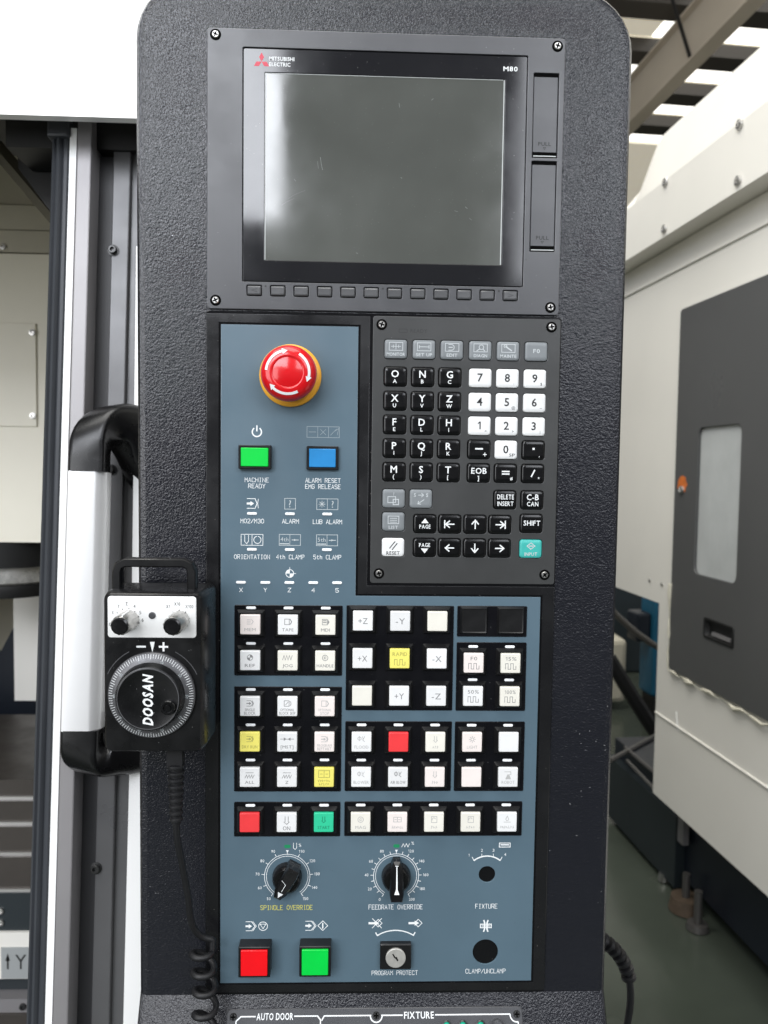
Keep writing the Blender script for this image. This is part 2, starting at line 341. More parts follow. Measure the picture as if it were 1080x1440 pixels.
def plate_holes(outer, holes, y0, y1, bev=0.25):
    """flat plate (front y0, back y1) with real openings; outlines in mm (x, z up)"""
    cu = bpy.data.curves.new('p', 'CURVE'); cu.dimensions = '2D'; cu.fill_mode = 'BOTH'
    cu.extrude = (y1-y0)/2 - bev; cu.bevel_depth = bev; cu.bevel_resolution = 1; cu.offset = -bev
    for pts in [outer] + holes:
        sp = cu.splines.new('POLY'); sp.points.add(len(pts)-1); sp.use_cyclic_u = True
        for i, p in enumerate(pts): sp.points[i].co = (p[0], p[1], 0, 1)
    o = bpy.data.objects.new('p', cu); col.objects.link(o)
    dg = bpy.context.evaluated_depsgraph_get(); ev = o.evaluated_get(dg); me = ev.to_mesh()
    mb = MB(); mid = (y0+y1)/2
    mb.add([(p.co.x, mid - p.co.z, p.co.y) for p in me.vertices], [tuple(f.vertices) for f in me.polygons])
    ev.to_mesh_clear(); bpy.data.objects.remove(o); bpy.data.curves.remove(cu)
    return mb

# ------------------------------------------------------------------ scene-graph helpers
def thing(name, label, cat, loc=(0,0,0), rot=(0,0,0), group=None, kind=None):
    o = bpy.data.objects.new(name, None); col.objects.link(o); o.location = loc; o.rotation_euler = rot
    o.empty_display_size = 0.05
    if label: o['label'] = label
    if cat: o['category'] = cat
    if group: o['group'] = group
    if kind: o['kind'] = kind
    return o
def tag(o, label, cat, group=None):
    o['label'] = label; o['category'] = cat
    if group: o['group'] = group
    return o
def link(name, me, mat, parent=None, loc=(0,0,0), rot=(0,0,0)):
    o = bpy.data.objects.new(name, me); col.objects.link(o); o.parent = parent; o.location = loc; o.rotation_euler = rot
    if mat:
        if not me.materials: me.materials.append(mat)
        elif me.materials[0] is not mat:
            o.material_slots[0].link = 'OBJECT'; o.material_slots[0].material = mat
    return o
TOP = 1.700
class Unit:
    """a unit of the panel: coordinates in mm, x right, z DOWN from the display's top edge, y depth (minus = towards the viewer)"""
    def __init__(s, root, bx, bz): s.root = root; s.bx = bx; s.bz = bz
    def loc(s, x, z, y=0): return ((x-s.bx)/1000, y/1000, (s.bz-z)/1000)
    def put(s, name, mb_or_me, mat, x, z, y=0, parent=None, rot=(0,0,0), smooth=35):
        me = mb_or_me.mesh(name, 0.001, smooth) if isinstance(mb_or_me, MB) else mb_or_me
        if parent is None: return link(name, me, mat, s.root, s.loc(x, z, y), rot)
        return link(name, me, mat, parent, (x/1000, y/1000, -z/1000), rot)
def unit(name, label, cat, bx, bz, y=0, group=None):
    return Unit(thing(name, label, cat, (bx/1000, y, TOP - bz/1000), group=group), bx, bz)

# shared small meshes (mm)
def screw_mesh(r=2.7, h=1.1):
    mb = MB(); a = r*0.70; b = r*0.21
    cross = [(a,b),(b,b),(b,a),(-b,a),(-b,b),(-a,b),(-a,-b),(-b,-b),(-b,-a),(b,-a),(b,-b),(a,-b)]
    ang = [math.atan2(p[1], p[0]) for p in cross]
    rg = lambda rr: [(rr*math.cos(t), rr*math.sin(t)) for t in ang]
    mb.loft([at(rg(r), 0.3), at(rg(r), -h*0.3), at(rg(r*0.94), -h*0.7), at(rg(r*0.80), -h), at(cross, -h), at([(p[0]*0.9, p[1]*0.9) for p in cross], -h*0.2)], False, True)
    me = mb.mesh('screw', 0.001); me.materials.append(m_steel); me.materials.append(m_hole)
    for i in list(range(48, 60)) + [60]: me.polygons[i].material_index = 1
    return me
ME_SCREW = screw_mesh()
def ring_mesh(r0, r1, y0, y1, n=24):
    return MB().loft([at(circ(r1,n), y1), at(circ(r1,n), y0), at(circ(r0,n), y0), at(circ(r0,n), y1)], False, False)
ME_WASHER = ring_mesh(2.6, 4.0, -0.12, 0.3).mesh('countersink_ring', 0.001)
def screws(U, pts, y=0, mat=None):
    for x, z in pts:
        s = U.put('screw', ME_SCREW, mat or m_steel, x, z, y, rot=(0, random.uniform(0, 1.5), 0))
        U.put('countersink_ring', ME_WASHER, m_hole, 0, 0, 0, parent=s)

# ------------------------------------------------------------------ control cabinet
cab = thing('control_cabinet', 'tall black textured control cabinet with rounded top corners', 'cabinet', (0, 0.05, 0.62))
def cabl(x, y, z): return (x/1000, y/1000 - 0.05, (TOP - z/1000) - 0.62)
def cab_ring(d, y):
    w, top, bot = 365.0-2*d, -38.5+d, 724.0
    pts = []
    for p in rrect(w, 200, 45-d, 8): pts.append(p)
    out = []
    for (x, z) in pts:
        zz = (top + 100 - z) if z > 0 else bot          # lower corners run straight into the sloped base
        xx = x if z > 0 else math.copysign(w/2, x)
        out.append(cabl(xx - 0.5, y, zz))
    return out
mb = MB(); mb.loft([cab_ring(0, 120), cab_ring(0, 9), cab_ring(0.9, 5.5), cab_ring(3.2, 2.8), cab_ring(7, 2)], True, True)
link('body', mb.mesh('body'), m_encl, cab)
K = math.tan(R(25))
def slope_pt(x, z, off=0): return cabl(x, 2 - (z-724)*K + off, z)
mb = MB()
def low_ring(d, off): return [slope_pt(-183+d, 724.2, off), slope_pt(182-d, 724.2, off), slope_pt(182-d, 900, off), slope_pt(-183+d, 900, off)]
back = [cabl(-183, 120, 724.2), cabl(182, 120, 724.2), cabl(182, 120, 900), cabl(-183, 120, 900)]
mb.loft([back, low_ring(0, 7), low_ring(2, 2), low_ring(6, 0)], True, True)
link('lower_body', mb.mesh('lower_body'), m_encl, cab)
mb = MB(); mb.loft([[cabl(p[0]+0.7, 2.2, 462.5-p[1]) for p in rrect(264, 523, 2.5)], [cabl(p[0]+0.7, 1.4, 462.5-p[1]) for p in rrect(264, 523, 2.5)], [cabl(p[0]+0.7, 1.1, 462.5-p[1]) for p in rrect(263.2, 522.2, 2.5)]], True, True)
link('mounting_plate', mb.mesh('mounting_plate'), m_gloss, cab)
fo = [(-130.6, 203.2), (-10.2, 203.2), (-10.2, 403.8), (132.2, 403.8), (132.2, 721.6), (-130.6, 721.6)]
fi = [(-121.4, 209.6), (-17.2, 209.6), (-17.2, 410.2), (123.3, 410.2), (123.3, 715.4), (-121.4, 715.4)]
mb = plate_holes([(x, -z) for x, z in fo], [[(x, -z) for x, z in fi]], 0.2, 1.05, 0.2)
mb.v = [cabl(x, y, -z) for x, y, z in mb.v]
link('panel_frame', mb.mesh('panel_frame'), m_pframe, cab)
mb = MB(); mb.box(-0.08, 0.08, 0.07, 0.19, 0.30, 0.46)
link('mounting_bracket', mb.mesh('mounting_bracket'), m_black, cab)

mb = MB(); random.seed(11)
for (x, z, n_, sp_) in ((168, 520, 7, 9), (160, 560, 5, 7), (-170, 640, 3, 4), (165, 500, 3, 8), (172, 640, 2, 10), (-150, 520, 2, 12)):
    for _ in range(n_):
        xx = min(176, max(-177, x + random.gauss(0, sp_))); zz = z + random.gauss(0, sp_*1.6); a = random.uniform(0, 3.14); l = random.uniform(0.3, 1.6)
        w_ = random.uniform(0.15, 0.35); p0 = cabl(xx, 1.93, zz); p1 = cabl(xx+l*math.cos(a), 1.93, zz+l*math.sin(a)); n2 = (-math.sin(a)*w_/1000, 0, -math.cos(a)*w_/1000)
        mb.add([(p0[0]+n2[0], p0[1], p0[2]+n2[2]), (p0[0]-n2[0], p0[1], p0[2]-n2[2]), (p1[0]-n2[0]*.3, p1[1], p1[2]-n2[2]*.3), (p1[0]+n2[0]*.3, p1[1], p1[2]+n2[2]*.3)], [(0, 1, 2, 3)])
sc_ = link('scuff', mb.mesh('scuff'), m_grey_ink, cab); sc_['kind'] = 'stuff'

# ------------------------------------------------------------------ display unit
DU = unit('display_unit', 'dark grey framed unlit display unit with keys below the screen', 'display', 0, 200)
fk_x = [-95.6 + 17.2*i for i in range(12)]
cen = lambda pts, x, z: [(p[0]+x, 100-z+p[1]) for p in pts]      # into the bezel mesh (centre 0,100; z up)
outer = rrect(260, 199.5, 2.2)
holes = [cen(rrect(207.6, 166.8, 1.2), -0.8, 96.4), cen(rrect(18.8, 60.6, 0.8), 116.8, 55.3), cen(rrect(18.8, 65.6, 0.8), 116.6, 120.7)]
holes += [cen(rrect(11.5, 8.1, 1.1, 2), x, 186.1) for x in fk_x]
DU.put('bezel', plate_holes(outer, holes, 0, 3.0, 0.35), m_bezel, 0, 100)
DU.put('bezel_backing', MB().box(-128, 128, 2.2, 4.2, -98, 98), m_hole, 0, 100)
lcd_hole = cen(rrect(175.6, 134.2, 0.6), -1.0, 97.0)
lcd_local = [(p[0]+0.8, p[1]-3.6) for p in lcd_hole]
DU.put('screen_surround', plate_holes(rrect(206.2, 165.4, 1.0), [lcd_local], 0.5, 2.1, 0.15), m_surround, -0.8, 96.4)
scr = DU.put('screen', MB().loft([at(rrect(175.0, 133.6, 0.5), 2.0), at(rrect(175.0, 133.6, 0.5), 1.0)], False, True), m_lcd, -1.0, 97.0)
for nm, x, z, w, h in (('screen_rim', 86.9, 0, 0.7, 133), ('screen_rim', -87.0, 0, 0.6, 133), ('screen_rim', 0, -66.5, 172, 0.35)):
    DU.put(nm, MB().box(-w/2, w/2, 0.86, 0.99, -h/2, h/2), m_lcdrim, x, z, 0, parent=scr)
# screen scratches
mb = MB()
for (x, z, dx, dz, w) in ((-47, -8, 1.6, 9, 0.35), (-49, -5, 0.6, 5, 0.22), (10, -48, 0.5, 3, 0.3), (35, -52, -1.4, 1.2, 0.3), (12, 5, 0.9, 0.5, 0.4), (60, 25, 1.5, 1.2, 0.4), (-20, 60, 1, 0.6, 0.4), (52, 28, 2.5, 0.7, 0.25), (63, 33, 2, 1.5, 0.25), (-66, 8, 1.2, 1.5, 0.3), (-75, 27, 9, -5, 0.12), (-70, 22, 12, -6, 0.12)):
    mb.stroke([(x, -z), (x+dx*0.4, -z-dz*0.5), (x+dx, -z-dz)], w, 0.95)
s_ = DU.put('scratch', mb, m_lcdscratch, 0, 0, 0, parent=scr); s_['kind'] = 'stuff'
for i, (zc, h) in enumerate(((55.3, 59.8), (120.7, 64.8))):
    d = DU.put('card_slot_door', MB().loft([at(rrect(18.0, h, 0.7), 2.6), at(rrect(18.0, h, 0.7), 1.5), at(rrect(17.2, h-0.8, 0.5), 1.1)], False, True), m_bezel, 116.7, zc)
    DU.put('finger_notch', MB().box(-8.8, 8.8, 0.75, 1.05, -h/2+0.3, -h/2+4.0), m_hole, 0, 0, 0, parent=d)
    DU.put('notch_lip', MB().box(-8.4, 8.4, 0.1, 0.7, -h/2+0.5, -h/2+1.2), m_lcdrim, 0, 0, 0, parent=d)
    mb = MB(); mb.text('PULL', 0, -h/2+10.0, 2.6, 1.0, w=9.5, bold=1); mb.stroke([(-0.9, -h/2+7.5), (0.9, -h/2+7.5), (0, -h/2+5.9)], 0.32, 1.0, True)
    DU.put('lettering', mb, m_black_ink, 0, 0, 0, parent=d)
    DU.put('slot_shadow_gap', MB().box(-8.9, 8.9, 0.8, 1.05, h/2-1.9, h/2-0.2), m_hole, 0, 0, 0, parent=d)
ME_FK = MB().loft([at(rrect(10.2, 6.8, 0.8, 3), 2.5), at(rrect(10.2, 6.8, 0.8, 3), 0.1), at(rrect(9.4, 6.0, 0.7, 3), -0.6), at(rrect(8.6, 4.4, 0.6, 3), -0.9)], False, True).mesh('function_key', 0.001)
for i, x in enumerate(fk_x):
    k = DU.put('function_key', ME_FK, m_fkey, x, 186.1)
    if i in (0, 11):
        mb = MB(); sgn = 1 if i == 0 else -1
        mb.stroke([(-2*sgn, 0), (2*sgn, 1.1)], 0.3, -1.0); mb.stroke([(-2*sgn, 0), (2*sgn, -1.1)], 0.3, -1.0)
        DU.put('legend', mb, m_black_ink, 0, 0, 0, parent=k)
ME_DOT = MB().loft([at(circ(0.75, 10), 0.2), at(circ(0.75, 10), -0.15)], False, True).mesh('tactile_dot', 0.001)
for x in (-87.3, -1.1, 85.0): DU.put('tactile_dot', ME_DOT, m_black_ink, x, 182.9)
screws(DU, [(-124, 5.0), (124.3, 5.8), (-123.8, 193.8), (123.8, 194.2)], -0.1)
# maker's emblem and name, model name (flat print on the surround)
mb = MB()
def rhomb(cx, cz, ang, l, w):
    a = R(ang); d = (math.cos(a), math.sin(a)); n = (-d[1], d[0])
    return [(cx, cz), (cx+d[0]*l/2+n[0]*w/2, cz+d[1]*l/2+n[1]*w/2), (cx+d[0]*l, cz+d[1]*l), (cx+d[0]*l/2-n[0]*w/2, cz+d[1]*l/2-n[1]*w/2)]
for a in (90, 210, 330): mb.poly(rhomb(0, -1.5, a, 6.4, 3.6), 0.45)
DU.put('emblem', mb, m_red_logo, -91, 21.2)
mb = MB(); mb.text('MITSUBISHI', 9.0, 2.2, 2.6, 0.42, w=18.0, bold=1); mb.text('ELECTRIC', 7.6, -1.8, 2.6, 0.42, w=15.2, bold=1)
DU.put('maker_lettering', mb, m_white, -85.4, 22.6)
mb = MB(); mb.text('M80', 0, 0, 3.2, 0.42, w=10.5, bold=1)
DU.put('model_lettering', mb, m_white, 90.2, 22.6)

# ------------------------------------------------------------------ keyboard unit
KU = unit('keyboard_unit', 'grey keypad plate with black and white letter and number keys', 'keypad', 62, 402)
KW, KH = 16.9, 13.9
colA = [9.0, 29.4, 49.7, 72.4, 92.8, 113.4]; colM = [9.1, 30.0, 50.8, 72.0, 92.8, 113.9]
rowz = [227.0, 247.2, 265.1, 282.7, 300.3, 317.9, 337.8, 355.2, 374.5]
keys = []     # x, z, kind, legend
for i, t in enumerate(['MONITOR', 'SET UP', 'EDIT', 'DIAGN', 'MAINTE', 'F0']): keys.append((colM[i], rowz[0], 'grey', ('menu', t, i)))
pairs = [('OA', 'NB', 'GC'), ('XU', 'YV', 'ZW'), ('FE', 'DL', 'HI'), ('PI', 'QJ', 'RK'), ('M(', 'S)', 'T[')]
for r, tr in enumerate(pairs):
    for c, t in enumerate(tr): keys.append((colA[c], rowz[r+1], 'black', ('letter', t)))
for r, tr in enumerate([('7 ', '8:', '9$'), ('4 ', '5@', '6~'), ('1<', '2>', '3|')]):
    for c, t in enumerate(tr): keys.append((colA[c+3], rowz[r+1], 'white', ('digit', t)))
keys += [(colA[3], rowz[4], 'black', ('sym', '-', '+')), (colA[4], rowz[4], 'white', ('digit', '0S')), (colA[5], rowz[4], 'black', ('sym', '.', ',')),
         (colA[3], rowz[5], 'black', ('eob',)), (colA[4], rowz[5], 'black', ('sym', '=', '#')), (colA[5], rowz[5], 'black', ('sym', '/', '*')),
         (colA[0], rowz[6], 'grey', ('help',)), (colA[1], rowz[6], 'grey', ('ss',)), (colA[4], rowz[6], 'black', ('two', 'DELETE', 'INSERT')), (colA[5], rowz[6], 'black', ('two', 'C-B', 'CAN')),
         (colA[0], rowz[7], 'grey', ('list',)), (32.7, 356.6, 'black', ('page', 1)), (51.5, 356.6, 'black', ('arrow', 180, 1)), (70.6, 356.6, 'black', ('arrow', 90, 0)), (89.4, 356.6, 'black', ('arrow', 0, 1)), (113.2, 355.5, 'black', ('word', 'SHIFT')),
         (colA[0], rowz[8], 'white', ('reset',)), (32.7, 374.5, 'black', ('page', -1)), (51.5, 374.5, 'black', ('arrow', 180, 0)), (70.6, 374.5, 'black', ('arrow', 270, 0)), (89.4, 374.5, 'black', ('arrow', 0, 0)), (113.2, 374.7, 'teal', ('input',))]
outer = rrect(140, 199, 2.0)
kh = [[(p[0]+x-62, p[1]+302.3-z) for p in rrect(KW+0.8, KH+0.8, 2.2, 2)] for x, z, *_ in keys]
KU.put('face_plate', plate_holes(outer, kh, 0, 3.0, 0.35), m_keyplate, 62, 302.3)
KU.put('plate_backing', MB().box(-68.5, 68.5, 2.0, 3.6, -98, 98), m_hole, 62, 302.3)
ME_KEY = MB().loft([at(rrect(KW, KH, 2.1), 2.5), at(rrect(KW, KH, 2.1), -0.3), at(rrect(KW-0.7, KH-0.7, 2.0), -0.95), at(rrect(KW-2.2, KH-2.4, 1.8), -1.35), at(rrect(KW-5, KH-5.5, 1.5), -1.45)], False, True).mesh('key', 0.001)
kmat = {'grey': m_key_grey, 'black': m_key_black, 'white': m_key_white, 'teal': m_key_teal}
YL = -1.5
def arrow(mb, cx, cz, ang, l, w, y, hd=None):
    hd = hd or l*0.42; a = R(ang); c, s = math.cos(a), math.sin(a); f = lambda x, z: (cx + x*c - z*s, cz + x*s + z*c)
    mb.stroke([f(-l/2, 0), f(l/2-w*0.6, 0)], w, y); mb.stroke([f(l/2-hd, hd*0.85), f(l/2, 0), f(l/2-hd, -hd*0.85)], w, y)
for x, z, kind, lg in keys:
    k = KU.put('key', ME_KEY, kmat[kind], x, z)
    ink = {'grey': m_key_ink, 'black': m_white, 'white': m_black_ink, 'teal': m_key_ink}[kind]
    mb = MB(); t = lg[0]
    if t == 'menu':
        if lg[2] < 5:
            mb.stroke([(-5, 4.8), (5, 4.8), (5, -1.0), (-5, -1.0)], 0.45, YL, True)
            mb.text(lg[1], 0, -3.9, 2.3, YL, w=min(13.5, 2.0*len(lg[1])), bold=1)
            if lg[2] == 0: mb.stroke([(-3.6, 1.9), (3.6, 1.9)], 0.4, YL); mb.stroke([(0, 4), (0, -0.2)], 0.4, YL); mb.stroke([(-2, 3), (-2, 0.8)], 0.4, YL); mb.stroke([(2, 3), (2, 0.8)], 0.4, YL)
            if lg[2] == 1: mb.stroke([(-3.6, 1.9), (3.6, 1.9)], 0.5, YL); mb.stroke([(-3.6, 3), (-3.6, 0.8)], 0.5, YL); mb.stroke([(3.6, 3), (3.6, 0.8)], 0.5, YL)
            if lg[2] == 2: mb.stroke(arc(-0.6, 1.9, 2.1, -90, 90), 0.5, YL); mb.stroke([(-2.6, 4), (-0.6, 4)], 0.5, YL); mb.stroke([(-2.6, -0.2), (-0.6, -0.2)], 0.5, YL); mb.stroke([(-2.4, 1.9), (0.2, 1.9)], 0.7, YL)
            if lg[2] == 3: mb.stroke(arc(0.6, 2.4, 1.7, 0, 360, 14)[:-1], 0.5, YL, True); mb.stroke([(-0.8, 1.0), (-2.8, -0.3)], 0.6, YL); mb.stroke([(1.8, 1.0), (3.2, -0.4)], 0.6, YL)
            if lg[2] == 4: mb.stroke([(-2.0, 3.2), (2.4, 0.2)], 0.9, YL); mb.stroke(arc(-2.2, 3.4, 1.1, 0, 250, 8), 0.5, YL)
        else:
            mb.text('F0', 0, 0.3, 2.8, YL, w=5, bold=1); mb.stroke([(-6.0, -4.6), (6.0, -4.6)], 0.9, -1.15)
    elif t == 'letter':
        mb.text(lg[1][0], -0.3, 2.0, 5.0, YL, bold=1, sx=1.0); mb.text(lg[1][1], -0.4, -3.4, 2.7, YL, bold=1)
    elif t == 'digit':
        mb.text(lg[1][0], -0.3, 0.3, 5.7, YL, bold=1)
        if lg[1][1] == 'S': mb.text('SP', 4.4, -3.8, 2.1, YL-0.1, w=4.4)
        elif lg[1][1] != ' ': mb.text(lg[1][1], 4.6, -3.8, 2.0, YL)
    elif t == 'sym':
        if lg[1] == '-': mb.stroke([(-2.6, 0.5), (2.6, 0.5)], 1.1, YL)
        elif lg[1] == '.': mb.poly([(-0.8, 0.2), (0.8, 0.2), (0.8, 1.8), (-0.8, 1.8)], YL)
        elif lg[1] == '=': mb.stroke([(-2.6, 1.4), (2.6, 1.4)], 1.0, YL); mb.stroke([(-2.6, -0.5), (2.6, -0.5)], 1.0, YL)
        else: mb.stroke([(-1.2, -2.2), (1.2, 2.6)], 1.0, YL)
        if lg[2] == '+': mb.stroke([(3.2, -3.7), (5.6, -3.7)], 0.6, YL); mb.stroke([(4.4, -2.5), (4.4, -4.9)], 0.6, YL)
        else: mb.text(lg[2], 4.4, -3.8, 2.3, YL, bold=1)
    elif t == 'eob': mb.text('EOB', 0.2, 1.6, 4.2, YL, w=11.6, bold=1); mb.text(']', -0.2, -3.7, 3.0, YL, bold=1)
    elif t == 'two': mb.text(lg[1], 0.3, 2.2, 3.5 if lg[1] != 'C-B' else 4.2, YL, w=12.6 if lg[1] != 'C-B' else 9.0, bold=1); mb.text(lg[2], 0.3, -2.9, 3.2, YL, w=12.2 if lg[1] != 'C-B' else 8.6, bold=1)
    elif t == 'word': mb.text(lg[1], 0.3, 0.4, 3.6, YL, w=12.6, bold=1)
    elif t == 'page':
        s = lg[1]; mb.poly([(-2.8, 0.6*s), (2.8, 0.6*s), (0, 4.2*s)], YL); mb.text('PAGE', 0, -2.0*s, 2.8, YL, w=8.4, bold=1)
    elif t == 'arrow':
        arrow(mb, 0, 0, lg[1], 6.4, 0.9, YL, 2.9)
        if lg[2]: sx = -3.9 if lg[1] == 180 else 3.9; mb.stroke([(sx, 2.8), (sx, -2.8)], 0.9, YL)
    elif t == 'help': mb.text('?', 0, 3.4, 2.4, YL); mb.stroke([(-4.4, 1.4), (1.4, 1.4), (1.4, -3), (-4.4, -3)], 0.5, YL, True); mb.stroke([(-0.4, -0.6), (3.6, -0.6), (3.6, -4.6), (-0.4, -4.6)], 0.6, YL, True)
    elif t == 'ss': mb.text('S', -4.6, 2.8, 2.6, YL, bold=1); mb.text('S', 4.6, 2.8, 2.6, YL, bold=1); arrow(mb, 0, 2.8, 0, 4, 0.5, YL); arrow(mb, 0, -2.2, 215, 5.6, 0.55, YL, 1.6)
    elif t == 'list':
        mb.stroke([(-4, 4.2), (4, 4.2), (4, -1.4), (-4, -1.4)], 0.5, YL, True); mb.text('LIST', 0, -4.2, 2.3, YL, w=7, bold=1)
        for zz in (2.6, 1.1, -0.3): mb.stroke([(-2.6, zz), (2.6, zz)], 0.45, YL)
    elif t == 'reset': mb.stroke([(-2.6, -0.6), (1.4, 4.4)], 0.7, YL); mb.stroke([(-0.6, -1.6), (3.0, 3.0)], 0.7, YL); mb.text('RESET', 0, -4.2, 2.5, YL, w=10, bold=1)
    elif t == 'input':
        mb.stroke([(-3, 2.2), (0, 4.6), (3, 2.2), (0, -0.2)], 0.6, YL, True); mb.stroke([(-1.4, 2.2), (1.4, 2.2)], 0.8, YL); mb.text('INPUT', 0, -3.9, 2.5, YL, w=9.6, bold=1)
    KU.put('legend', mb, ink, 0, 0, 0, parent=k)
screws(KU, [(-1.6, 209.1), (125, 208.6), (-1.4, 394.5), (124.4, 394.4)], -0.1)
mb = MB(); mb.text('READY', 0, 0, 2.7, -0.02, w=12.5)
KU.put('lettering', mb, m_black_ink, 26, 213.2)
mb = MB(); mb.stroke([(-3.0, 1.2), (3.0, 1.2), (3.0, -1.2), (-3.0, -1.2)], 0.4, -0.02, True)
KU.put('ready_lamp', mb, m_black_ink, 14.3, 213.3)

# ------------------------------------------------------------------ operator panel (L-shaped, slate blue)
OP = unit('operator_panel', 'slate blue L-shaped machine operator panel full of push buttons', 'control panel', 0, 714)
out = [(-119.9, 211), (-18.8, 211), (-18.8, 411.6), (121.8, 411.6), (121.8, 713.9), (-119.9, 713.9)]
hl = [[(p[0]+85.4, p[1]-628.2) for p in circ(6.4, 28)], [(p[0]+85.4, p[1]-690.3) for p in circ(9.9, 36)]]
OP.put('face_plate', plate_holes([(x, -z) for x, z in out], hl, 0, 1.3, 0.3), m_blue, 0, 0)
for x, z, r in ((85.4, 628.2, 6.9), (85.4, 690.3, 10.4)):
    OP.put('hole_plug', MB().loft([at(circ(r, 28), 0.9), at(circ(r*0.97, 28), 0.95), at(circ(r*0.9, 28), 1.15)], False, True), m_hole, x, z)
colX = [-97, -69, -41, -13, 15, 43, 71, 99]
banks = [(-109.4, 419.1, -28.4, 472.6), (-109.4, 481.2, -28.4, 562.2), (-109.4, 570.4, -28.6, 597.4), (-25.4, 418.7, 55.8, 499.1), (58.5, 418.5, 111.6, 442), (58.5, 446.4, 111.8, 499.2), (-25.4, 507.7, 55.8, 561.9), (58.3, 507.7, 111.9, 561.9), (-25.4, 570.2, 111.4, 597.2)]
for x0, z0, x1, z1 in banks:
    w, h = x1-x0, z1-z0
    OP.put('button_bank', MB().loft([at(rrect(w, h, 0.8, 2), 0.2), at(rrect(w, h, 0.8, 2), -0.6), at(rrect(w-0.5, h-0.5, 0.6, 2), -0.8)], False, True), m_bank, (x0+x1)/2, (z0+z1)/2)
FB = lambda y: y - 0.8
def sq(w, r, y): return at(rrect(w, w, r, 2), FB(y))
ME_FRAME = MB().loft([sq(21, 0.6, 0.0), sq(20.6, 0.5, -0.4), sq(17.4, 0.5, -3.4), sq(16.4, 0.5, -3.4), sq(16.0, 0.5, -1.2)], False, True).mesh('push_button', 0.001)
ME_CAP = MB().loft([sq(15.0, 0.7, -1.0), sq(15.0, 0.7, -4.2), sq(14.5, 0.7, -4.75), sq(13.6, 0.6, -4.95)], False, True).mesh('lens', 0.001)
ME_BLANK = MB().loft([sq(21, 0.6, 0.0), sq(20.6, 0.5, -0.4), sq(18.4, 0.5, -2.6), sq(17.0, 0.5, -2.0)], False, True).mesh('blank_cover', 0.001)
ME_LED = MB().loft([at(rrect(7.4, 2.0, 0.95, 4), 0), at(rrect(7.4, 2.0, 0.95, 4), -0.45), at(rrect(6.8, 1.4, 0.65, 4), -0.75)], False, True).mesh('indicator_lamp', 0.001)
YC = -5.82
